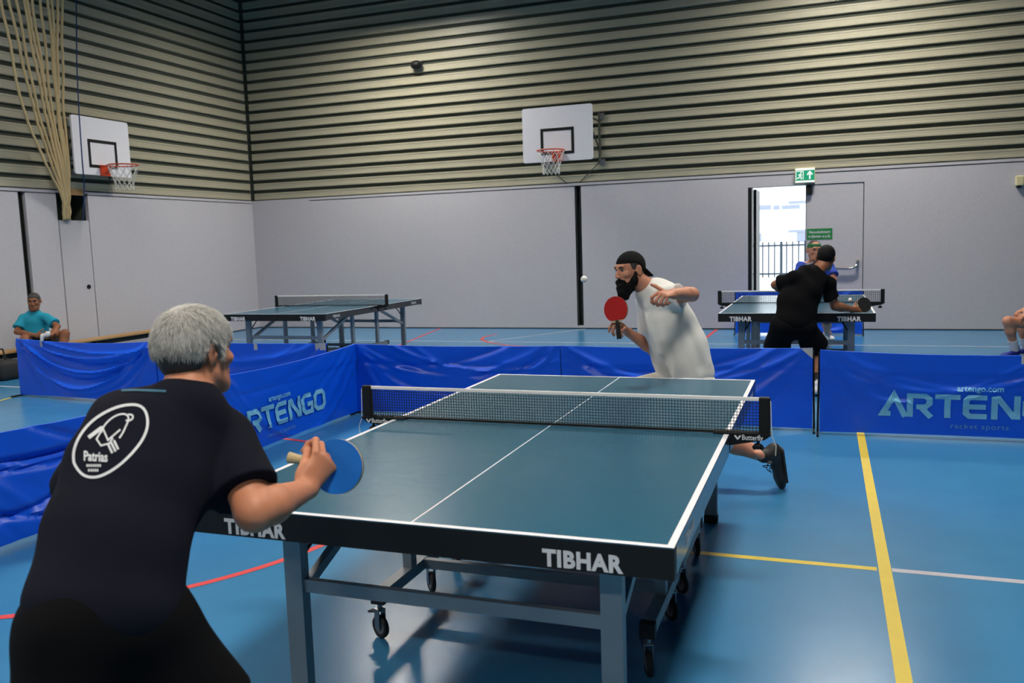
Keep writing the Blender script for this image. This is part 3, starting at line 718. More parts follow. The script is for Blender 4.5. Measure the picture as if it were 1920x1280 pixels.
# ------------------------------------------------------------------ figures: signed distance fields turned into one smooth skin
nz = lambda v: np.asarray(v, float)/np.linalg.norm(v)
def cone(a, b, ra, rb, k=0.012, mode='u'):
    a = np.array(a, float); b = np.array(b, float); d = b-a; L2 = max(d@d, 1e-12); rm = max(ra, rb)
    def f(X, Y, Z):
        px, py, pz = X-a[0], Y-a[1], Z-a[2]
        t = np.clip((px*d[0]+py*d[1]+pz*d[2])/L2, 0, 1)
        return np.sqrt((px-t*d[0])**2+(py-t*d[1])**2+(pz-t*d[2])**2)-(ra+(rb-ra)*t)
    return (f, np.minimum(a, b)-rm, np.maximum(a, b)+rm, mode, k)
def ell(c, ax, r, k=0.012, mode='u'):
    c = np.array(c, float); A = np.array([nz(v) for v in ax]); r = np.array(r, float)
    e = np.abs(A.T)@r
    def f(X, Y, Z):
        px, py, pz = X-c[0], Y-c[1], Z-c[2]; k0 = 0; k1 = 0
        for i in range(3):
            q = (px*A[i, 0]+py*A[i, 1]+pz*A[i, 2])/r[i]; k0 = k0+q*q; k1 = k1+(q/r[i])**2
        k0 = np.sqrt(k0); k1 = np.sqrt(k1)+1e-9
        return k0*(k0-1)/k1
    return (f, c-e, c+e, mode, k)
def ecap(a, b, side, ra, rb, k=0.03, mode='u', flat=(False, False)):
    """elliptic limb or trunk section: ra, rb = (half width along side, half depth)"""
    a = np.array(a, float); b = np.array(b, float); L = np.linalg.norm(b-a); w = (b-a)/L
    s = np.array(side, float); s = s-w*(s@w); s = nz(s); g = np.cross(w, s); rm = max(ra+rb)
    def f(X, Y, Z):
        px, py, pz = X-a[0], Y-a[1], Z-a[2]
        h = px*w[0]+py*w[1]+pz*w[2]; t = np.clip(h/L, 0, 1)
        us = px*s[0]+py*s[1]+pz*s[2]; ug = px*g[0]+py*g[1]+pz*g[2]; uw = h-t*L
        rs = ra[0]+(rb[0]-ra[0])*t; rg = ra[1]+(rb[1]-ra[1])*t; rw = np.minimum(rs, rg)
        if flat[0]: uw = np.where(uw < 0, 0, uw)
        if flat[1]: uw = np.where(uw > 0, 0, uw)
        k0 = np.sqrt((us/rs)**2+(ug/rg)**2+(uw/rw)**2); k1 = np.sqrt((us/rs**2)**2+(ug/rg**2)**2+(uw/rw**2)**2)+1e-9
        d = k0*(k0-1)/k1
        if flat[0]: d = np.maximum(d, -h)
        if flat[1]: d = np.maximum(d, h-L)
        return d
    return (f, np.minimum(a, b)-rm, np.maximum(a, b)+rm, mode, k)
def field(fn, lo, hi, mode='mod', k=0.0):
    return (fn, np.array(lo, float), np.array(hi, float), mode, k)

def polygonise(prims, h, clip=None):
    """smooth union / subtraction of the prims on a grid, then surface nets"""
    un = [p for p in prims if p[3] == 'u']
    lo = np.min([p[1] for p in un], 0)-3*h-0.012; hi = np.max([p[2] for p in un], 0)+3*h+0.012
    if clip is not None: lo = np.maximum(lo, clip[0]); hi = np.minimum(hi, clip[1])
    n = np.ceil((hi-lo)/h).astype(int)+1
    ax = [lo[i]+h*np.arange(n[i]) for i in range(3)]
    D = np.full(n, 0.08, np.float32)
    for f, pl, ph, mode, k in prims:
        pad = 0.04+k
        i0 = np.clip(np.floor((pl-pad-lo)/h).astype(int), 0, n); i1 = np.clip(np.ceil((ph+pad-lo)/h).astype(int)+1, 0, n)
        if mode == 'int': i0 = np.zeros(3, int); i1 = n
        if np.any(i1-i0 < 1): continue
        sl = tuple(slice(i0[i], i1[i]) for i in range(3))
        X = ax[0][sl[0]][:, None, None].astype(np.float32); Y = ax[1][sl[1]][None, :, None].astype(np.float32); Z = ax[2][sl[2]][None, None, :].astype(np.float32)
        d = f(X, Y, Z); B = D[sl]
        if mode == 'u':
            q = np.maximum(k-np.abs(B-d), 0)/max(k, 1e-6); D[sl] = np.minimum(B, d)-q*q*k*0.25
        elif mode == 's':
            d = -d; q = np.maximum(k-np.abs(B-d), 0)/max(k, 1e-6); D[sl] = np.maximum(B, d)+q*q*k*0.25
        elif mode == 'int': D[sl] = np.maximum(B, d)
        elif mode == 'mod': D[sl] = B+d
    if clip is None:
        pass
    D[0] = D[-1] = 0.05; D[:, 0] = D[:, -1] = 0.05; D[:, :, 0] = D[:, :, -1] = 0.05
    S = D < 0
    m = n-1
    cnt = np.zeros(m, np.int8)
    for dx in (0, 1):
        for dy in (0, 1):
            for dz in (0, 1): cnt += S[dx:dx+m[0], dy:dy+m[1], dz:dz+m[2]]
    act = (cnt > 0) & (cnt < 8)
    C = np.argwhere(act); idx = np.full(m, -1, np.int64); idx[act] = np.arange(len(C))
    acc = np.zeros((len(C), 3)); num = np.zeros(len(C))
    corners = np.array([(i, j, k) for i in (0, 1) for j in (0, 1) for k in (0, 1)])
    vals = {tuple(c): D[C[:, 0]+c[0], C[:, 1]+c[1], C[:, 2]+c[2]].astype(float) for c in corners}
    for c in corners:
        for a in range(3):
            if c[a]: continue
            e = c.copy(); e[a] = 1; va, vb = vals[tuple(c)], vals[tuple(e)]
            x = (va < 0) != (vb < 0); t = np.where(x, va/np.where(x, va-vb, 1), 0)
            p = np.repeat(c[None].astype(float), len(C), 0); p[:, a] += t
            acc += np.where(x[:, None], p, 0); num += x
    V = lo+h*(C+acc/num[:, None])
    F = []
    for a in range(3):
        b, c = (a+1) % 3, (a+2) % 3
        sl0 = [slice(1, -1)]*3; sl0[a] = slice(0, -1); sl1 = [slice(1, -1)]*3; sl1[a] = slice(1, None)
        s0, s1 = S[tuple(sl0)], S[tuple(sl1)]
        E = np.argwhere(s0 != s1); off = np.ones(3, int); off[a] = 0; E = E+off
        inside = S[E[:, 0], E[:, 1], E[:, 2]]
        q = []
        for db, dc in ((0, 0), (-1, 0), (-1, -1), (0, -1)):
            g = E.copy(); g[:, b] += db; g[:, c] += dc
            q.append(idx[g[:, 0], g[:, 1], g[:, 2]])
        q = np.stack(q, 1); q[~inside] = q[~inside][:, ::-1]
        F.append(q)
    F = np.concatenate(F) if F else np.zeros((0, 4), int)
    return V, F[(F >= 0).all(1)]
def smooth_mesh(V, F, it=2, lam=0.5):
    for _ in range(it):
        acc = np.zeros_like(V); cn = np.zeros(len(V))
        for i in range(4):
            for j in (1, 3):
                np.add.at(acc, F[:, i], V[F[:, (i+j) % 4]]); np.add.at(cn, F[:, i], 1)
        V = V+lam*(acc/np.maximum(cn, 1)[:, None]-V)
    return V
def fast_mesh(name, parts, m, parent, it=2):
    Vs = []; Fs = []; o = 0
    for V, F in parts:
        if it: V = smooth_mesh(V, F, it)
        Vs.append(V); Fs.append(F+o); o += len(V)
    V = np.concatenate(Vs)-worg(parent); F = np.concatenate(Fs)
    me = bpy.data.meshes.new(name)
    me.vertices.add(len(V)); me.vertices.foreach_set('co', V.astype(np.float32).ravel())
    me.loops.add(len(F)*4); me.loops.foreach_set('vertex_index', F.astype(np.int32).ravel())
    me.polygons.add(len(F)); me.polygons.foreach_set('loop_start', np.arange(0, len(F)*4, 4, dtype=np.int32))
    me.polygons.foreach_set('use_smooth', np.ones(len(F), bool))
    me.materials.append(m); me.update(calc_edges=True); me.validate()
    ob = bpy.data.objects.new(name, me); COL.objects.link(ob); ob.parent = parent
    return ob

def head_frame(F, U):
    F = nz(F); U = np.asarray(U, float); U = nz(U-F*(U@F)); S = np.cross(U, F)   # S = the figure's left
    return F, U, S
def head_prims(c, F, U, s=1.0):
    F, U, S = head_frame(F, U); c = np.array(c, float)
    P = lambda f, l, u: c+s*(F*f+S*l+U*u)
    A = (S, F, U)
    L = [ell(P(-0.012, 0, 0.030), A, (0.074*s, 0.096*s, 0.088*s), 0.02*s),
         ell(P(0.028, 0, -0.035), A, (0.060*s, 0.064*s, 0.085*s), 0.03*s),
         ell(P(0.052, 0, -0.085), A, (0.040*s, 0.038*s, 0.034*s), 0.025*s),
         ell(P(0.078, 0, -0.103), A, (0.020*s, 0.017*s, 0.017*s), 0.02*s),
         cone(P(-0.005, 0.056, -0.055), P(0.065, 0.022, -0.095), 0.016*s, 0.015*s, 0.03*s), cone(P(-0.005, -0.056, -0.055), P(0.065, -0.022, -0.095), 0.016*s, 0.015*s, 0.03*s),
         cone(P(0.082, -0.034, 0.034), P(0.082, 0.034, 0.034), 0.012*s, 0.012*s, 0.022*s),
         ell(P(0.062, 0.045, -0.018), A, (0.022*s, 0.022*s, 0.018*s), 0.02*s), ell(P(0.062, -0.045, -0.018), A, (0.022*s, 0.022*s, 0.018*s), 0.02*s),
         ell(P(0.100, 0.031, 0.010), A, (0.019*s, 0.016*s, 0.012*s), 0.012*s, 's'), ell(P(0.100, -0.031, 0.010), A, (0.019*s, 0.016*s, 0.012*s), 0.012*s, 's'),
         cone(P(0.088, 0, 0.020), P(0.108, 0, -0.026), 0.0085*s, 0.0120*s, 0.012*s),
         ell(P(0.099, 0.013, -0.031), A, (0.008*s, 0.011*s, 0.008*s), 0.006*s), ell(P(0.099, -0.013, -0.031), A, (0.008*s, 0.011*s, 0.008*s), 0.006*s),
         cone(P(0.086, -0.017, -0.058), P(0.086, 0.017, -0.058), 0.010*s, 0.010*s, 0.010*s),
         cone(P(0.083, -0.015, -0.073), P(0.083, 0.015, -0.073), 0.009*s, 0.009*s, 0.010*s),
         cone(P(0.100, -0.020, -0.0655), P(0.100, 0.020, -0.0655), 0.0035*s, 0.0035*s, 0.004*s, 's')]
    for q in (-1, 1):
        e = P(-0.010, q*0.076, -0.002); fo = nz(F*0.55+S*q*1.0); tn = nz(F-fo*(F@fo)); 
        L += [ell(e+S*q*0.006*s-F*0.004*s, (fo, tn, U), (0.0068*s, 0.020*s, 0.034*s), 0.008*s),
              ell(e+S*q*0.016*s+F*0.002*s, (fo, tn, U), (0.008*s, 0.010*s, 0.018*s), 0.006*s, 's'),
              ell(e+F*0.010*s+S*q*0.003*s-U*0.006*s, (fo, tn, U), (0.006*s, 0.006*s, 0.009*s), 0.006*s)]
    return L
def eyes(c, F, U, s, parent, brow_m, lid=None):
    F, U, S = head_frame(F, U); c = np.array(c, float); P = lambda f, l, u: c+s*(F*f+S*l+U*u)
    for q in (-1, 1):
        e = P(0.0740, q*0.031, 0.010)
        ob = MB().sphere(e, 0.0115*s, 16, 10).build('eyeball', M_eye, parent, smooth=True, world=True)
        MB().sphere(e+F*0.0072*s, np.array([0.0056]*3)*s, 12, 8).build('iris', M_iris, parent, smooth=True, world=True)
        MB().tube([P(0.083, q*0.020, 0.013), P(0.0880, q*0.030, 0.0185), P(0.083, q*0.042, 0.0125)], [0.0012*s, 0.0026*s, 0.0014*s], 6).build('eyelash', brow_m, parent, smooth=True, world=True)
        mb = MB(); pts = [P(0.0920, q*0.015, 0.028), P(0.0930, q*0.024, 0.032), P(0.0905, q*0.037, 0.033), P(0.081, q*0.048, 0.027)]
        mb.tube(pts, [0.0035*s, 0.0056*s, 0.0055*s, 0.003*s], 6); mb.build('eyebrow', brow_m, parent, smooth=True, world=True)
def hand_prims(w, A, N, thumb, curls=(0.5, 0.6, 0.4), s=1.0, spread=0.06, tdir=None, tcurl=0.4, per=None):
    """A: wrist to knuckles, N: out of the back of the hand, thumb: side the thumb is on"""
    A = nz(A); N = np.asarray(N, float); N = nz(N-A*(A@N)); T = np.cross(A, N); T = T if T@np.asarray(thumb) > 0 else -T
    w = np.array(w, float)
    L = [ecap(w+A*0.012*s, w+A*0.082*s, T, (0.027*s, 0.019*s), (0.040*s, 0.0145*s), 0.012*s), ell(w+A*0.035*s+T*0.026*s-N*0.008*s, (A, T, N), (0.03*s, 0.018*s, 0.017*s), 0.012*s)]
    base = [(0.033, 0.086, (0.043, 0.026, 0.021), 0.0092), (0.011, 0.090, (0.047, 0.030, 0.022), 0.0094), (-0.0115, 0.087, (0.043, 0.028, 0.021), 0.0090), (-0.032, 0.080, (0.034, 0.021, 0.019), 0.0080)]
    for i, (tx, ay, ls, r) in enumerate(base):
        p = w+A*ay*s+T*tx*s; ang = 0.0; cu = per[i] if per else curls
        dr = nz(A+T*spread*(1.5-i)*0.7)
        for j, l in enumerate(ls):
            ang += cu[j]; d = dr*math.cos(ang)-N*math.sin(ang); q = p+d*l*s
            L.append(cone(p, q, r*s*(1-0.06*j), r*s*(1-0.06*(j+1)), 0.004*s)); p = q
    tb = w+A*0.022*s+T*0.026*s-N*0.006*s
    td = nz(tdir) if tdir is not None else nz(A*0.65+T*0.75-N*0.25)
    p1 = tb+td*0.040*s; d2 = nz(td*math.cos(tcurl)+nz(A-N*0.5)*math.sin(tcurl)); p2 = p1+d2*0.032*s; p3 = p2+nz(d2-N*0.2)*0.022*s
    L += [cone(tb, p1, 0.0135*s, 0.0115*s, 0.012*s), cone(p1, p2, 0.0112*s, 0.0098*s, 0.004*s), cone(p2, p3, 0.0098*s, 0.0082*s, 0.004*s)]
    return L
def shoe(parent, ank, toe, up, m, sole_m, s=1.0, laces=None):
    """shoe from ankle joint, toe direction and the direction up the shin"""
    T = nz(toe); U = np.asarray(up, float); U = nz(U-T*(U@T)); S = np.cross(U, T); a = np.array(ank, float)
    P = lambda f, l, u: a+s*(T*f+S*l+U*u)
    L = [ell(P(-0.025, 0, -0.035), (T, S, U), (0.052*s, 0.037*s, 0.045*s), 0.03*s), ecap(P(0.0, 0, -0.035), P(0.13, 0, -0.05), S, (0.036*s, 0.036*s), (0.046*s, 0.028*s), 0.03*s),
         ell(P(0.155, 0, -0.052), (T, S, U), (0.052*s, 0.045*s, 0.026*s), 0.03*s), cone(P(-0.012, 0, -0.02), P(-0.018, 0, 0.032), 0.042*s, 0.040*s, 0.02*s),
         field(lambda X, Y, Z: -((X-P(0, 0, -0.068)[0])*U[0]+(Y-P(0, 0, -0.068)[1])*U[1]+(Z-P(0, 0, -0.068)[2])*U[2]), a-1, a+1, 'int'),
         ell(P(-0.018, 0, 0.045), (T, S, U), (0.030*s, 0.030*s, 0.02*s), 0.01*s, 's')]
    so = fast_mesh('shoe', [polygonise(L, 0.006*s)], m, parent)
    L2 = [ecap(P(-0.035, 0, -0.074), P(0.16, 0, -0.074), U, (0.011*s, 0.041*s), (0.011*s, 0.047*s), 0.01*s), field(lambda X, Y, Z: np.abs((X-a[0])*U[0]+(Y-a[1])*U[1]+(Z-a[2])*U[2]+0.074*s)-0.0105*s, a-1, a+1, 'int')]
    fast_mesh('shoe_sole', [polygonise(L2, 0.006*s)], sole_m, so)
    if laces is not None:
        lc = MB()
        for i in range(5):
            f = 0.045+0.018*i; zt = 0.006-0.013*i
            lc.tube([P(f, -0.020, zt-0.008), P(f+0.004, 0, zt+0.004), P(f, 0.020, zt-0.008)], 0.0032*s, 5)
        for q in (-1, 1): lc.tube([P(0.045, 0, 0.012), P(0.055, q*0.025, 0.030), P(0.075, q*0.035, 0.012), P(0.060, q*0.012, 0.010)], 0.0028*s, 5)
        lc.build('laces', laces, so, world=True)
    return so
def wrinkles(c, R, amp, seed, n=7, fmin=14, fmax=38):
    rs = np.random.RandomState(seed); ks = rs.normal(size=(n, 3)); ks /= np.linalg.norm(ks, axis=1)[:, None]; ks *= rs.uniform(fmin, fmax, n)[:, None]; ph = rs.uniform(0, 6.3, n)
    def f(X, Y, Z):
        e = 0
        for k, p in zip(ks, ph): e = e+np.sin(X*k[0]+Y*k[1]+Z*k[2]+p)
        return amp*e/math.sqrt(n)
    c = np.array(c, float); return field(f, c-R, c+R)

def strands(hair, m, parent, n, length, direction, r=0.0007, seed=1, spread=0.35, lift=0.25):
    """short thin strands growing from a hair mesh, combed along direction(p, normal)"""
    me = hair.data; rs = np.random.RandomState(seed)
    cen = np.empty(len(me.polygons)*3); me.polygons.foreach_get('center', cen); cen = cen.reshape(-1, 3)
    nor = np.empty(len(me.polygons)*3); me.polygons.foreach_get('normal', nor); nor = nor.reshape(-1, 3)
    okf = np.flatnonzero(nor[:, 2] > -0.55); pick = okf[rs.choice(len(okf), n)]; V = np.empty((n, 9, 3)); org = np.array(parent.location)
    for q, i in enumerate(pick):
        p = cen[i]; nn = nor[i]; d = direction(p+org, nn)+rs.normal(size=3)*spread; d = d-nn*(d@nn)*0.9; d = nz(d); sd = nz(np.cross(d, nn)); L = length*rs.uniform(0.5, 1.15)
        for j, t in enumerate((0, 0.5, 1.0)):
            c = p-nn*0.002+(d*t+nn*lift*(t-0.55*t*t))*L; rr = r*(1.0, 0.85, 0.3)[j]
            V[q, j*3] = c+sd*rr; V[q, j*3+1] = c+nn*rr; V[q, j*3+2] = c-sd*rr
    F = []
    base = np.arange(n)*9
    for j in (0, 3):
        for k in range(3): F.append(np.stack([base+j+k, base+j+(k+1) % 3, base+j+3+(k+1) % 3, base+j+3+k], 1))
    o = fast_mesh('hair_strands', [(V.reshape(-1, 3)+org, np.concatenate(F))], m, parent, it=0); o['kind'] = 'stuff'; return o

def paddle(label, c, normal, hdir, front, back, handle_m, core=M_ply, s=1.0, hl=0.10):
    """bat with the centre of its blade at c, front rubber along normal, handle along hdir"""
    n = nz(normal); hd = np.asarray(hdir, float); hd = nz(hd-n*(hd@n)); sd = np.cross(n, hd); c = np.array(c, float)
    t = thing('table_tennis_bat', label, 'bat', c, group='table tennis bats')
    out = []
    for k in range(40):
        a = 2*math.pi*k/40; x = 0.0755*math.cos(a); y = 0.0785*math.sin(a); out.append((x*s, y*s))
    rub = [(x, min(y, 0.064*s)) for x, y in out]
    Z0 = np.zeros(3)
    MB().prism(out, -n*0.003, n*0.003, sd, hd).build('blade', core, t)
    MB().prism(rub, n*0.003, n*0.0072, sd, hd).build('front_rubber', front, t)
    MB().prism(rub, -n*0.0072, -n*0.003, sd, hd).build('back_rubber', back, t)
    hb = MB(); P = [hd*(0.066*s), hd*(0.085*s), hd*(0.12*s), hd*(0.078+hl)*s]
    V = []; F = []; m_ = 12
    for p, (rw, rt) in zip(P, ((0.012, 0.006), (0.0135, 0.010), (0.013, 0.0115), (0.0165, 0.0125))):
        for k in range(m_):
            a = 2*math.pi*k/m_; V.append(p+sd*rw*math.cos(a)+n*rt*math.sin(a))
    for i in range(3):
        for k in range(m_): F.append((i*m_+k, i*m_+(k+1) % m_, (i+1)*m_+(k+1) % m_, (i+1)*m_+k))
    F += [tuple(range(m_))[::-1], tuple(range(3*m_, 4*m_))]
    mk('handle', V, F, handle_m, t, smooth=False)
    return t

def person(label, J, S):
    """one figure: skin mesh with clothes, hair and shoes as its children"""
    J = {k: np.asarray(v, float) for k, v in J.items()}
    base = (J['anL']+J['anR'])/2
    t = thing('person', label, 'person', (base[0], base[1], 0.0), group=S.get('group'))
    sd = nz(J['shR']-J['shL']); hs = nz(J['hipR']-J['hipL']); sc = S.get('s', 1.0); h = S.get('h', 0.010); hf = S.get('hf', 0.004)
    skin = S['skin']
    hf_, hu, hl = head_frame(J['F'], J.get('U', ZU))
    st = S['torso']                                    # [(point, half width, half depth)] pelvis to neck
    neck_r = S.get('neck_r', 0.056)*sc
    hsc = S.get('hsc', sc); nk_top = J['head']-hu*0.055*hsc-hf_*0.022*hsc
    neckP = [cone(J['neck'], nk_top, neck_r*1.08, neck_r, 0.02)]
    body = []
    for (p, a, b), (q, c, d) in zip(st[:-1], st[1:]):
        body.append(ecap(p, q, sd, (a*0.80, b*0.80), (c*0.80, d*0.80), 0.04))
    for s_ in ('L', 'R'):
        sh, el, wr = J['sh'+s_], J['el'+s_], J['wr'+s_]
        fa = el+(wr-el)*0.30
        body += [cone(J['neck']-ZU*0.02, sh, 0.05*sc, 0.055*sc, 0.04), cone(sh, el, S.get('arm', 0.049)*sc, S.get('arm', 0.049)*0.84*sc, 0.03),
                 cone(el, fa, S.get('arm', 0.049)*0.84*sc, S.get('arm', 0.049)*0.86*sc, 0.02), cone(fa, wr, S.get('arm', 0.049)*0.86*sc, 0.028*sc, 0.02)]
        hp, kn, an = J['hip'+s_], J['kn'+s_], J['an'+s_]; cf = kn+(an-kn)*0.32
        bk = nz(np.cross(hs, nz(an-kn)))
        body += [cone(hp, kn, 0.082*sc, 0.057*sc, 0.04), cone(kn, cf-bk*0.0, 0.055*sc, 0.057*sc, 0.03), cone(cf, an, 0.056*sc, 0.037*sc, 0.03), ell(an, (hs, bk, ZU), (0.036, 0.04, 0.05), 0.02)]
    body += neckP
    parts = [polygonise(body, h)]
    parts.append(polygonise(head_prims(J['head'], hf_, hu, hsc)+neckP, hf))
    for s_ in ('L', 'R'):
        hd = S.get('hand'+s_)
        if hd:
            wr = J['wr'+s_]; el = J['el'+s_]
            hp_ = hand_prims(wr, s=S.get('hs', 1.0)*sc, **hd)+[cone(el+(wr-el)*0.62, wr, S.get('arm', 0.049)*0.70*sc*0.9, 0.028*sc, 0.02)]
            parts.append(polygonise(hp_, S.get('hh', hf)))
    fast_mesh('body', parts, skin, t, 1)
    # ---- shirt
    sh = []
    for (p, a, b), (q, c, d) in zip(st[:-1], st[1:]):
        sh.append(ecap(p, q, sd, (a, b), (c, d), 0.05))
    for s_ in ('L', 'R'):
        so_, el = J['sh'+s_], J['el'+s_]; fr = S.get('sleeve', 0.62); e = so_+(el-so_)*fr; r0, r1 = S.get('sleeve_r', (0.075, 0.070))
        sh += [cone(J['neck']-ZU*0.035*sc, so_, 0.058*sc, r0*0.95, 0.05), ecap(so_, e, sd, (r0, r0), (r1, r1), 0.03, flat=(False, True))]
    for w in S.get('ridges', []): sh.append(w)
    pl = st[0][0]; up = nz(st[1][0]-st[0][0]); hem = pl-up*S.get('hem', 0.05)
    sh.append(field(lambda X, Y, Z: -((X-hem[0])*up[0]+(Y-hem[1])*up[1]+(Z-hem[2])*up[2]), hem-3, hem+3, 'int'))
    lo = np.min([p for p, a, b in st], 0)-0.6; hi = np.max([p for p, a, b in st], 0)+0.6
    sh.append(wrinkles((lo+hi)/2, (hi-lo)/2, S.get('wr', 0.0035), S.get('seed', 3)))
    shirt = fast_mesh('shirt', [polygonise(sh, S.get('hsh', h))], S['shirt'], t, 1)
    # ---- shorts
    so = [ecap(J['hipL'], J['hipR'], up, (0.10*sc, 0.115*sc), (0.10*sc, 0.115*sc), 0.05), ecap((J['hipL']+J['hipR'])/2, pl+up*0.05, hs, (st[0][1]*0.86, st[0][2]*0.82), (st[0][1]*0.82, st[0][2]*0.72), 0.05)]
    for s_ in ('L', 'R'):
        hp, kn = J['hip'+s_], J['kn'+s_]; fr = S.get('shorts', 0.75); e = hp+(kn-hp)*fr
        so.append(ecap(hp, e, hs, (0.105*sc, 0.105*sc), S.get('leg_r', (0.095, 0.095)), 0.05, flat=(False, True)))
    so.append(wrinkles(pl, 0.8, 0.003, S.get('seed', 3)+9))
    fast_mesh('shorts', [polygonise(so, S.get('hsh', h))], S['shorts_m'], t, 1)
    # ---- feet
    for s_ in ('L', 'R'):
        an, kn = J['an'+s_], J['kn'+s_]; d = S['toe'+s_] if 'toe'+s_ in S else hf_*np.array([1, 1, 0]); u = S.get('up'+s_, ZU)
        shoe(t, an, d, u, S.get('shoe', M_shoeblk), S.get('sole', M_sole), S.get('shoe_s', sc), S.get('laces'))
        if S.get('sock') is not None:
            e = an+(kn-an)*S.get('sock_h', 0.30)
            fast_mesh('sock', [polygonise([ecap(an-nz(kn-an)*0.02, e, hs, (0.044, 0.046), (0.049, 0.052), 0.01, flat=(False, True))], 0.007)], S['sock'], t, 1)
    S['shirt_obj'] = shirt; S['t'] = t; S['hu'] = hu; S['hfw'] = hf_; S['hl'] = hl
    return t
def hair_cap(J, S, m, line, grow=0.012, name='hair', h=0.004, extra=None, sc=None):
    """hair or headwear: inflated skull cut along a line given as (forward, up) pairs"""
    s = sc or S.get('hsc', S.get('s', 1.0)); c = np.asarray(J['head'], float); F, U, L = head_frame(J['F'], J.get('U', ZU))
    P = lambda f, l, u: c+s*(F*f+L*l+U*u)
    pr = [ell(P(-0.012, 0, 0.030), (L, F, U), ((0.074+grow)*s, (0.096+grow)*s, (0.088+grow)*s), 0.02)]
    pr += extra(P, F, U, L, s) if extra else []
    fx = np.array([q[0] for q in line]); fy = np.array([q[1] for q in line])
    def cut(X, Y, Z):
        px, py, pz = X-c[0], Y-c[1], Z-c[2]
        fw = (px*F[0]+py*F[1]+pz*F[2])/s; u = (px*U[0]+py*U[1]+pz*U[2])/s
        return ((np.interp(fw, fx, fy)-u)*s*0.75).astype(np.float32)
    pr.append(field(cut, c-1, c+1, 'int'))
    return fast_mesh(name, [polygonise(pr, h)], m, S['t'], 1)

# ================================================================== grey-haired player in the foreground
A = at
J1 = dict(pelvis=A(203, 1130, 1.86), head=A(369, 660, 2.18), neck=A(352, 742, 2.13), shL=A(238, 792, 2.10), shR=A(425, 822, 2.22),
          elL=A(126, 962, 2.28), wrL=A(232, 925, 2.45), elR=A(478, 958, 2.10), wrR=A(574, 918, 2.31),
          hipL=A(140, 1175, 1.83), hipR=A(262, 1170, 1.92))
J1['F'] = RH*0.53+FH*0.84-ZU*0.06; J1['U'] = ZU+FH*0.12+RH*0.05
J1['knR'] = A(395, 1345, 2.02); J1['knL'] = A(120, 1410, 1.80)
J1['anR'] = np.array([J1['knR'][0]-0.06, J1['knR'][1]-0.16, 0.095]); J1['anL'] = np.array([J1['knL'][0]-0.03, J1['knL'][1]-0.14, 0.095])
gA = nz(RH*0.40+FH*0.45+ZU*0.62)
S1 = dict(skin=M_skinA, shirt=M_navy, shorts_m=M_shortsK, h=0.008, hf=0.0032, hh=0.003, hsh=0.007, s=1.03, hsc=0.90,
          torso=[(A(198, 1130, 1.86), 0.160, 0.120), (A(218, 1010, 1.93), 0.147, 0.116), (A(260, 895, 2.03), 0.155, 0.12), (A(300, 822, 2.10), 0.150, 0.115), (A(345, 765, 2.12), 0.085, 0.075)],
          sleeve=0.74, sleeve_r=(0.070, 0.084), hem=0.10, wr=0.0035, arm=0.055, shorts=0.93, leg_r=(0.115, 0.115), toeL=nz(FH*0.9-RH*0.1), toeR=nz(FH*0.9+RH*0.3), hs=1.08,
          handL=dict(A=RH+FH*0.4, N=-FH, thumb=ZU),
          handR=dict(A=gA, N=nz(-FH*0.75+RH*0.55-ZU*0.05), thumb=-RH, per=[(0.75, 1.3, 0.9), (0.9, 1.3, 0.9), (1.0, 1.3, 0.9), (1.05, 1.3, 0.9)], tdir=nz(gA*0.8-RH*0.35+FH*0.3), tcurl=0.3))
person('grey-haired man in dark navy T-shirt seen from behind holding a blue bat', J1, S1)
hairline = [(-0.13, -0.052), (-0.06, -0.058), (-0.035, -0.045), (-0.022, -0.004), (-0.012, 0.028), (0.006, 0.030), (0.014, -0.002), (0.026, -0.006), (0.034, 0.030), (0.06, 0.062), (0.12, 0.072)]
def fluff(P, F, U, L, s):
    return [ell(P(-0.016, 0, 0.042), (L, F, U), (0.083*s, 0.102*s, 0.086*s), 0.03), ell(P(-0.05, 0, 0.01), (L, F, U), (0.076*s, 0.066*s, 0.062*s), 0.03)]
topline = [(-0.13, 0.006), (-0.07, -0.002), (-0.042, 0.006), (-0.034, 0.030), (-0.014, 0.044), (0.008, 0.036), (0.016, 0.0), (0.028, -0.002), (0.036, 0.034), (0.06, 0.062), (0.12, 0.072)]
napeline = [(-0.13, -0.062), (-0.06, -0.066), (-0.040, -0.052), (-0.034, 0.0), (-0.02, 0.044), (0.12, 0.12)]
hair_cap(J1, S1, M_salt, napeline, 0.007, 'nape_hair', h=0.0035, extra=lambda P, F, U, L, s: [ell(P(-0.05, 0, -0.015), (L, F, U), (0.070*s, 0.060*s, 0.062*s), 0.03)])
hc = hair_cap(J1, S1, M_greyhair, topline, 0.010, h=0.0035, extra=fluff)
hcen = J1['head']; hU = S1['hu']; hF = S1['hfw']; crown = hcen+hU*0.12-hF*0.05
def comb(p, n):
    d = p-crown; d = d-n*(d@n); return nz(d+1e-6)-0.6*hU
strands(hc, M_hairlite, S1['t'], 7000, 0.030, comb, 0.0008, 4, 0.22, 0.16); strands(hc, M_hairgrey, S1['t'], 3500, 0.030, comb, 0.0007, 5, 0.22, 0.15)
eyes(J1['head'], J1['F'], J1['U'], 0.90, S1['t'], M_salt)
# bat: pen grip, short cork handle out to the left, blade behind the fingers
bc = A(632, 874, 2.38)
paddle('blue bat with short cork handle in the foreground hand', bc, nz(-FH*0.92-RH*0.28+ZU*0.22), nz(A(540, 862, 2.36)-bc), M_bluerub, M_blkrub, M_cork, hl=0.075)
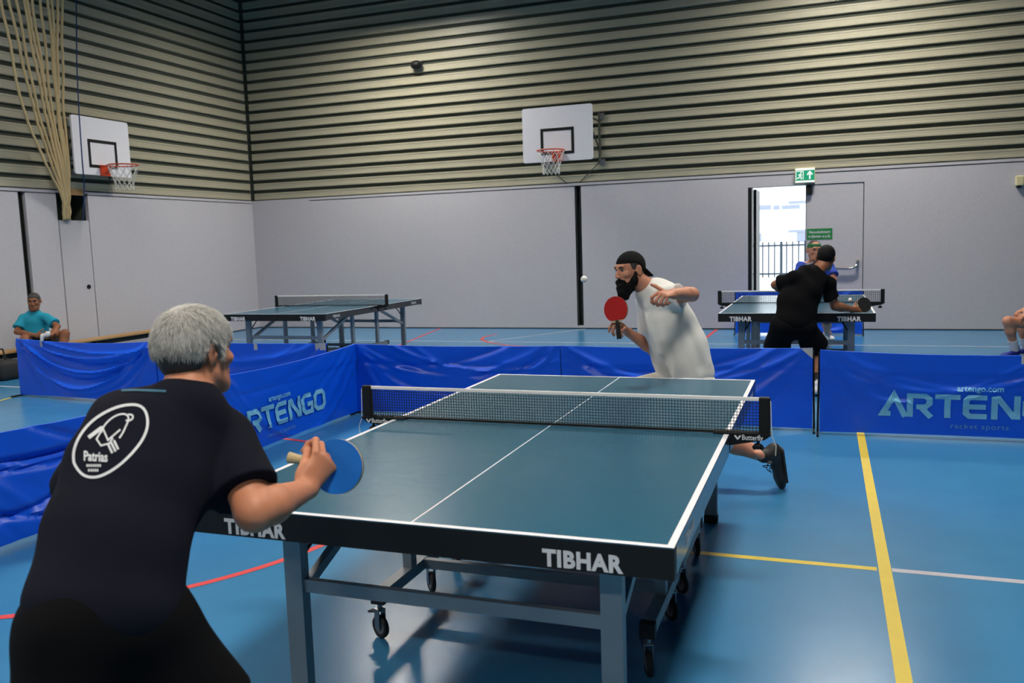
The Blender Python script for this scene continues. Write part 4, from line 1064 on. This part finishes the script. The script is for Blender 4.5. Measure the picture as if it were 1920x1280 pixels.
# print on the back of the shirt, laid on the cloth
sv = S1['shirt_obj']; bvh = BVHTree.FromObject(sv, bpy.context.evaluated_depsgraph_get()) if False else None
me = sv.data; vv = np.empty(len(me.vertices)*3); me.vertices.foreach_get('co', vv); vv = vv.reshape(-1, 3)+worg(sv)
bvh = BVHTree.FromPolygons([Vector(v) for v in vv.tolist()], [tuple(p.vertices) for p in me.polygons])
def on_shirt(V2, lv):
    out = []
    for (x, y), l in zip(V2, lv):
        hit = bvh.ray_cast(Vector(CAM.tolist()), Vector(nz(ray(x, y)).tolist()))
        if hit[0] is None: out.append(None)
        else:
            p = np.array(hit[0]); n = np.array(hit[1]); n = n if n@(CAM-p) > 0 else -n; out.append(p+n*(0.0022+l))
    return out
def shirt_print(name, V2, F2, m, lv=None):
    P = on_shirt(V2, lv if lv is not None else np.zeros(len(V2))); ok = [i for i, p in enumerate(P) if p is not None]; mp = {i: k for k, i in enumerate(ok)}
    Fk = [tuple(mp[i] for i in f) for f in F2 if all(i in mp for i in f)]
    mk(name, [P[i] for i in ok], Fk, m, sv, world=True)
def smoothp(P, n=4):
    P = np.array(P, float)
    for _ in range(n):
        Q = np.empty((2*len(P)-1, 2)); Q[0::2] = P; Q[1::2] = (P[:-1]+P[1:])/2; R_ = Q.copy(); R_[1:-1] = (Q[:-2]+2*Q[1:-1]+Q[2:])/4; P = R_
    return P
ring = smoothp([(140, 868), (138, 850), (146, 824), (165, 797), (190, 777), (220, 763), (248, 758), (268, 762), (277, 780), (277, 802), (268, 825), (250, 848), (226, 872), (200, 889), (178, 897), (157, 893), (146, 880), (140, 868)], 2)
V, F = stroke([ring.tolist()], 5.0, 4.0, 2); shirt_print('print_ring', V, F, M_print)
fig1 = [smoothp([(190, 812), (196, 797), (212, 782), (228, 776), (240, 778), (242, 788), (236, 800), (231, 812), (224, 822)], 2).tolist(),
        smoothp([(240, 778), (249, 778), (250, 785), (243, 790), (236, 789)], 2).tolist(), [(192, 800), (203, 826), (226, 806)], [(190, 810), (182, 824), (190, 836), (206, 832), (212, 822)]]
V, F = stroke(fig1, 3.2, 3.0, 2); shirt_print('print_figure', V, F, M_print, stroke.lv*0.4)
V, F = stroke([[(167, 821), (192, 802)]], 7.0, 3.0, 2); shirt_print('print_arm', V, F, M_print)
V, F = stroke([[(203, 833), (211, 850)], [(209, 830), (217, 847)], [(214, 826), (222, 843)]], 4.0, 3.0, 2); shirt_print('print_handle', V, F, M_print)
for body, cx, cy, w, hh in (('Patrias', 180, 857, 44, 19),):
    V, F = text_mesh(body, 1.0, 0.03); V = V*np.array([w/(V[:, 0].max()-V[:, 0].min()), hh/(V[:, 1].max()-V[:, 1].min())]); V = np.c_[V[:, 0]+cx, cy-V[:, 1]+0.06*V[:, 0]]
    shirt_print('lettering', V, [f[::-1] for f in F], M_print)
for cx, cy, w in ((177, 873, 28), (176, 882, 20)):
    V, F = stroke([[(cx-w/2+k*4.0, cy), (cx-w/2+k*4.0+2.8, cy+0.2)] for k in range(int(w/4))], 5.0, 3.0, 1); shirt_print('small_print', V, F, M_print)
V, F = stroke([[(228, 733), (250, 732), (280, 733), (312, 734)]], 4.0, 3.0, 2); shirt_print('print_line', V, F, mat('teal_print', srgb(40, 92, 116), 0.7, var=0.4, vscale=60))

# ================================================================== bearded player in white
J2 = dict(head=A(1181, 507, 5.18), neck=A(1216, 541, 5.22), shL=A(1243, 560, 5.13), shR=A(1212, 566, 5.40),
          elL=A(1297, 552, 4.97), wrL=A(1264, 551, 4.74), elR=A(1226, 655, 5.44), wrR=A(1180, 624, 5.27),
          hipL=A(1303, 722, 5.20), hipR=A(1268, 720, 5.36), pelvis=A(1284, 706, 5.27),
          knR=A(1160, 752, 5.14), knL=A(1352, 822, 5.33), anR=A(1138, 866, 5.25), anL=A(1441, 857, 5.25))
J2['F'] = -RH*0.87-FH*0.47-ZU*0.10; J2['U'] = ZU-RH*0.10
RIDGE = [cone(A(1238, 600, 5.10), A(1268, 730, 5.09), 0.008, 0.016, 0.07), cone(A(1262, 590, 5.10), A(1306, 730, 5.09), 0.010, 0.016, 0.07), cone(A(1217, 598, 5.16), A(1240, 660, 5.11), 0.012, 0.012, 0.05),
         cone(A(1275, 585, 5.11), A(1322, 680, 5.15), 0.012, 0.016, 0.05), cone(A(1245, 560, 5.11), A(1215, 575, 5.16), 0.012, 0.010, 0.04)]
S2 = dict(skin=M_skinB, shirt=M_tee, shorts_m=M_whitesh, h=0.008, hf=0.0028, hh=0.003, hsh=0.006, s=1.02, hsc=0.92,
          torso=[(A(1287, 702, 5.27), 0.185, 0.165), (A(1273, 655, 5.26), 0.175, 0.165), (A(1254, 605, 5.24), 0.165, 0.150), (A(1240, 566, 5.23), 0.150, 0.125), (A(1226, 545, 5.22), 0.085, 0.080)],
          sleeve=0.60, sleeve_r=(0.066, 0.076), hem=0.13, wr=0.005, ridges=RIDGE, seed=12, arm=0.046, shorts=0.62, leg_r=(0.115, 0.115), hs=1.05,
          toeL=nz(A(1453, 905, 5.30)-A(1446, 852, 5.25)), upL=nz(-RH*1.0+ZU*0.25-FH*0.2), toeR=nz(-RH*0.8-FH*0.5), shoe=M_shoeblk, shoe_s=1.10, laces=M_lace,
          handL=dict(A=nz(-RH*0.72+ZU*0.02-FH*0.55), N=nz(ZU*0.75-FH*0.35-RH*0.1), thumb=nz(ZU*0.4+FH*0.6-RH*0.4), per=[(0.6, 1.2, 0.8), (1.0, 1.4, 0.9), (1.2, 1.4, 0.9), (1.3, 1.4, 0.9)], tdir=nz(-RH*0.8+ZU*0.55+FH*0.2), tcurl=0.0),
          handR=dict(A=nz(A(1163, 606, 5.20)-A(1180, 624, 5.27)), N=nz(RH*0.75+FH*0.35+ZU*0.3), thumb=nz(ZU-RH*0.3), per=[(0.8, 0.9, 0.6), (1.1, 1.1, 0.7), (1.2, 1.2, 0.7), (1.25, 1.2, 0.7)], tdir=nz(ZU*0.9-RH*0.5-FH*0.3), tcurl=0.2))
person('bearded man in white T-shirt and black backwards cap lunging with a red bat', J2, S2)
capline = [(-0.16, -0.030), (-0.10, -0.026), (-0.06, -0.012), (-0.035, 0.030), (0.0, 0.050), (0.05, 0.056), (0.12, 0.052)]
def visor(P, F, U, L, s):
    return [ecap(P(-0.090, 0, -0.002), P(-0.152, 0, -0.058), L, (0.062*s, 0.006*s), (0.050*s, 0.005*s), 0.006)]
visline = [(-0.20, -0.09), (-0.105, -0.09), (-0.098, -0.03), (-0.06, -0.010), (-0.035, 0.032), (0.0, 0.050), (0.05, 0.056), (0.12, 0.052)]
hair_cap(J2, S2, M_capblk, visline, 0.009, 'cap', 0.0032, visor)
fadeline = [(-0.13, -0.03), (-0.04, -0.022), (-0.024, 0.0), (0.0, 0.012), (0.012, 0.004), (0.03, 0.01), (0.04, 0.06), (0.12, 0.07)]
hair_cap(J2, S2, M_salt, fadeline, 0.0025, 'hair', 0.003)
c2 = J2['head']; F2_, U2_, L2_ = head_frame(J2['F'], J2['U']); s2 = 0.92
P2 = lambda f, l, u: c2+s2*(F2_*f+L2_*l+U2_*u)
beard = []
for q in (-1, 1):
    beard += [cone(P2(0.004, q*0.066, -0.012), P2(0.020, q*0.062, -0.060), 0.009, 0.018, 0.02), cone(P2(0.018, q*0.056, -0.065), P2(0.066, q*0.026, -0.100), 0.018, 0.020, 0.03),
              cone(P2(0.092, q*0.006, -0.0475), P2(0.080, q*0.030, -0.066), 0.0075, 0.0085, 0.01), cone(P2(0.080, q*0.030, -0.066), P2(0.072, q*0.028, -0.10), 0.009, 0.018, 0.02)]
beard += [cone(P2(0.078, 0, -0.094), P2(0.076, 0, -0.140), 0.026, 0.023, 0.03), cone(P2(0.076, 0, -0.140), P2(0.074, 0, -0.168), 0.021, 0.010, 0.03), cone(P2(0.03, 0, -0.105), P2(0.062, 0, -0.150), 0.040, 0.022, 0.04),
          wrinkles(P2(0.05, 0, -0.1), 0.2, 0.0012, 5, 9, 120, 260)]
bd = fast_mesh('beard', [polygonise(beard, 0.003)], M_darkhair, S2['t'], 1)
strands(bd, M_darkhair, S2['t'], 3500, 0.018, lambda p, n: -U2_+0.25*F2_, 0.0008, 9, 0.35, 0.25)
eyes(J2['head'], J2['F'], J2['U'], 0.92, S2['t'], M_darkhair)
lips = MB(); lips.tube([P2(0.086, -0.016, -0.0665), P2(0.0955, 0, -0.0665), P2(0.086, 0.016, -0.0665)], [0.003, 0.0055, 0.003], 8); lips.build('lips', M_lip, S2['t'], smooth=True, world=True)
bc = A(1155, 580, 5.16)
paddle('red bat held upright by the bearded player', bc, nz(-FH*0.84-RH*0.5+ZU*0.1), nz(A(1163, 628, 5.17)-bc), M_redrub, M_blkrub, M_black)

# ================================================================== player in black at the far table, seen from behind
def dn(p, dx=0.0, dy=0.0, z=0.095): return np.array([p[0]+dx, p[1]+dy, z])
J4 = dict(head=A(1549, 483, 8.45), neck=A(1530, 509, 8.40), shL=A(1484, 522, 8.24), shR=A(1553, 534, 8.46), elL=A(1454, 534, 8.42), wrL=A(1478, 552, 8.62),
          elR=A(1566, 574, 8.50), wrR=A(1601, 580, 8.62), hipL=A(1467, 612, 8.22), hipR=A(1508, 612, 8.28), pelvis=A(1488, 604, 8.25), knL=A(1456, 654, 8.42), knR=A(1530, 652, 8.46))
J4['anL'] = np.array([*on_z(1452, 742)[:2], 0.095]); J4['anR'] = np.array([*on_z(1533, 742)[:2], 0.095])
J4['F'] = FH*0.82+RH*0.52-ZU*0.12; J4['U'] = ZU+RH*0.12
S4 = dict(skin=M_skinC, shirt=M_shortsK, shorts_m=M_shortsK, h=0.011, hf=0.006, hsh=0.009, s=1.0, neck_r=0.058,
          torso=[(A(1487, 604, 8.25), 0.212, 0.15), (A(1494, 575, 8.28), 0.205, 0.145), (A(1507, 545, 8.32), 0.195, 0.140), (A(1520, 522, 8.36), 0.15, 0.115), (A(1528, 511, 8.39), 0.08, 0.075)],
          sleeve=0.66, sleeve_r=(0.070, 0.080), hem=0.12, wr=0.007, seed=21, arm=0.05, shorts=0.95, leg_r=(0.135, 0.125), toeL=nz(FH-RH*0.2), toeR=nz(FH*0.8+RH*0.5), shoe=M_shoewht, sock=M_black, sock_h=0.32,
          handL=dict(A=FH+RH*0.3, N=-RH, thumb=ZU), handR=dict(A=nz(RH*0.8+FH*0.35), N=nz(-FH+ZU*0.4), thumb=ZU, curls=(1.0, 1.0, 0.6)))
person('player in black T-shirt and shorts leaning at the far table, seen from behind', J4, S4)
hair_cap(J4, S4, M_darkhair, hairline, 0.010, h=0.006)
bc = A(1620, 571, 8.66)
paddle('black bat in the hand of the far player in black', bc, nz(-FH*0.9+ZU*0.3+RH*0.2), nz(A(1597, 584, 8.60)-bc), M_blkrub, M_redrub, M_black)

# ================================================================== opponent in blue behind the far table
J5 = dict(head=A(1527, 469, 11.0), neck=A(1526, 494, 11.10), shR=A(1502, 499, 11.15), shL=A(1555, 501, 11.15), elR=A(1494, 528, 11.05), wrR=A(1510, 546, 10.92),
          elL=A(1563, 524, 11.05), wrL=A(1548, 543, 10.85), hipR=A(1521, 572, 11.62), hipL=A(1546, 572, 11.62), pelvis=A(1533, 566, 11.6), knR=A(1515, 598, 11.40), knL=A(1550, 600, 11.45))
J5['anL'] = np.array([*on_z(1551, 637)[:2], 0.095]); J5['anR'] = np.array([*on_z(1508, 640)[:2], 0.095])
J5['F'] = -FH-ZU*0.12; J5['U'] = ZU
S5 = dict(skin=M_skinB, shirt=M_royal, shorts_m=M_shortsK, h=0.013, hf=0.006, hsh=0.012, s=1.06,
          torso=[(A(1533, 566, 11.6), 0.17, 0.13), (A(1531, 540, 11.45), 0.17, 0.13), (A(1529, 512, 11.25), 0.165, 0.12), (A(1527, 500, 11.15), 0.10, 0.09)],
          sleeve=0.7, sleeve_r=(0.06, 0.08), hem=0.10, arm=0.046, shorts=0.8, toeL=-FH, toeR=-FH, shoe=M_shoewht, sole=M_shoewht, sock=M_sock, sock_h=0.2,
          handL=dict(A=-FH, N=ZU, thumb=-RH), handR=dict(A=-FH, N=ZU, thumb=RH))
person('man in royal blue shirt and green headband behind the far table', J5, S5)
eyes(J5['head'], J5['F'], J5['U'], 1.06, S5['t'], M_salt)
hair_cap(J5, S5, M_headgrn, [(-0.13, 0.030), (0.12, 0.042)], 0.006, 'headband', 0.005, sc=1.06,
         extra=lambda P, F, U, L, s: [ell(P(-0.012, 0, 0.145), (L, F, U), (0.11*s, 0.13*s, 0.075*s), 0.004, 's')])
hair_cap(J5, S5, M_salt, [(-0.13, -0.05), (-0.04, -0.04), (-0.02, 0.0), (0.01, 0.03), (0.04, 0.12), (0.12, 0.15)], 0.004, 'hair', 0.006)
F5, U5, L5 = head_frame(J5['F'], J5['U']); c5 = J5['head']
gb = []
for q in (-1, 1): gb += [cone(c5+1.06*(F5*0.02+L5*q*0.060-U5*0.06), c5+1.06*(F5*0.075+L5*q*0.022-U5*0.10), 0.012, 0.018, 0.02)]
fast_mesh('beard', [polygonise(gb, 0.006)], M_salt, S5['t'], 1)
for q in (-1, 1):
    o_ = MB().bar(J5['neck']+RH*q*0.04+ZU*0.02-FH*0.09, J5['neck']+RH*q*0.19-ZU*0.035-FH*0.05, 0.05, 0.012); o_.build('shoulder_stripe', M_sock, S5['t'], world=True)

# ================================================================== man in teal sitting on the bench by the left wall
J3 = dict(head=A(64, 565, 12.13), neck=A(64, 586, 12.20), shR=A(44, 596, 12.20), shL=A(87, 595, 12.16), elR=A(32, 622, 12.08), wrR=A(68, 629, 11.86), elL=A(108, 612, 12.06), wrL=A(96, 628, 11.84),
          hipR=A(56, 641, 12.26), hipL=A(80, 641, 12.24), pelvis=A(68, 634, 12.26), knR=A(46, 636, 11.84), knL=A(122, 625, 11.90))
J3['anR'] = dn(A(52, 670, 11.80)); J3['anL'] = dn(A(112, 670, 11.83))
J3['F'] = -FH*0.95+RH*0.22-ZU*0.12; J3['U'] = ZU
S3 = dict(skin=M_skinC, shirt=M_teal, shorts_m=M_shortsK, h=0.012, hf=0.006, hsh=0.010, s=1.0,
          torso=[(A(68, 634, 12.26), 0.175, 0.13), (A(67, 616, 12.26), 0.165, 0.13), (A(66, 600, 12.23), 0.165, 0.12), (A(65, 590, 12.21), 0.09, 0.085)],
          sleeve=0.72, sleeve_r=(0.056, 0.078), hem=0.06, arm=0.046, shorts=0.55, toeL=-FH+RH*0.3, toeR=-FH-RH*0.1, shoe=M_shoewht,
          handL=dict(A=-RH-ZU*0.3, N=-FH, thumb=ZU, curls=(0.9, 0.8, 0.5)), handR=dict(A=RH, N=-FH, thumb=ZU, curls=(0.9, 0.8, 0.5)))
person('man in teal T-shirt sitting on the bench by the left wall', J3, S3)
eyes(J3['head'], J3['F'], J3['U'], 1.0, S3['t'], M_darkhair)
hair_cap(J3, S3, M_salt, hairline, 0.007, h=0.006)
mbx = MB(); nkp = J3['neck']; mbx.torus(nkp+ZU*0.012-FH*0.01, nz(ZU-FH*0.5), 0.064, 0.007, 20, 6); mbx.build('collar', M_lime, S3['t'], smooth=True, world=True)
tp = A(84, 628, 11.76)
o = thing('folded_towel', 'small white cloth in the hands of the seated man in teal', 'towel', tp)
fast_mesh('cloth', [polygonise([ell(tp, (RH, FH, ZU), (0.055, 0.03, 0.03), 0.02), ell(tp+RH*0.045+ZU*0.02, (RH, FH, ZU), (0.035, 0.02, 0.03), 0.02), cone(tp-RH*0.03-ZU*0.02, tp-RH*0.06-ZU*0.10, 0.022, 0.014, 0.03), wrinkles(tp, 0.3, 0.006, 3, 6, 40, 80)], 0.008)], M_tape, o)

# ================================================================== seated person cut by the right edge: legs in view
fp = on_z(1888, 671); D6 = (fp-CAM)@FWD
J6 = dict(head=A(1979, 467, D6), neck=A(1981, 491, D6), shR=A(1965, 503, D6+0.15), shL=A(1985, 505, D6-0.2), elR=A(1950, 560, D6+0.12), wrR=A(1922, 580, D6-0.02), elL=A(1970, 565, D6-0.25), wrL=A(1930, 588, D6-0.20),
          hipR=A(1975, 612, D6+0.08), hipL=A(1985, 614, D6-0.12), pelvis=A(1980, 600, D6-0.02), knR=A(1912, 597, D6+0.06), knL=A(1890, 602, D6-0.16))
J6['anL'] = A(1903, 651, D6-0.02); J6['anL'][2] = 0.095; J6['anR'] = A(1925, 650, D6+0.12); J6['anR'][2] = 0.095
J6['F'] = -RH; J6['U'] = ZU
S6 = dict(skin=M_skinB, shirt=M_royal, shorts_m=M_shortsK, h=0.011, hf=0.008, hsh=0.012, s=1.0,
          torso=[(A(1980, 604, D6-0.02), 0.17, 0.13), (A(1983, 570, D6-0.02), 0.16, 0.12), (A(1984, 525, D6-0.02), 0.165, 0.12), (A(1981, 500, D6), 0.09, 0.085)],
          sleeve=0.7, hem=0.06, shorts=0.45, toeL=-RH*0.9-FH*0.3, toeR=-RH, shoe=M_shoeblu, sole=M_shoewht, sock=M_sock, sock_h=0.36,
          handL=dict(A=-RH-ZU*0.3, N=ZU, thumb=-FH), handR=dict(A=-RH-ZU*0.3, N=ZU, thumb=-FH))
person('seated person with bare legs and blue shoes, cut by the right edge', J6, S6)
hair_cap(J6, S6, M_darkhair, hairline, 0.010, h=0.008)
seat = J6['hipL']*0.5+J6['hipR']*0.5
t = thing('stool', 'low wooden stool under the seated person at the right edge', 'stool', (seat[0], seat[1], 0))
zt_ = max(0.2, seat[2]-0.115)
MB().bevbox(-0.19, 0.19, -0.17, 0.17, zt_-0.03, zt_, 0.006).build('seat', M_wood, t)
for sx in (-0.15, 0.15):
    for sy in (-0.13, 0.13): MB().box(sx-0.018, sx+0.018, sy-0.018, sy+0.018, 0, zt_-0.03).build('leg', M_slot, t)
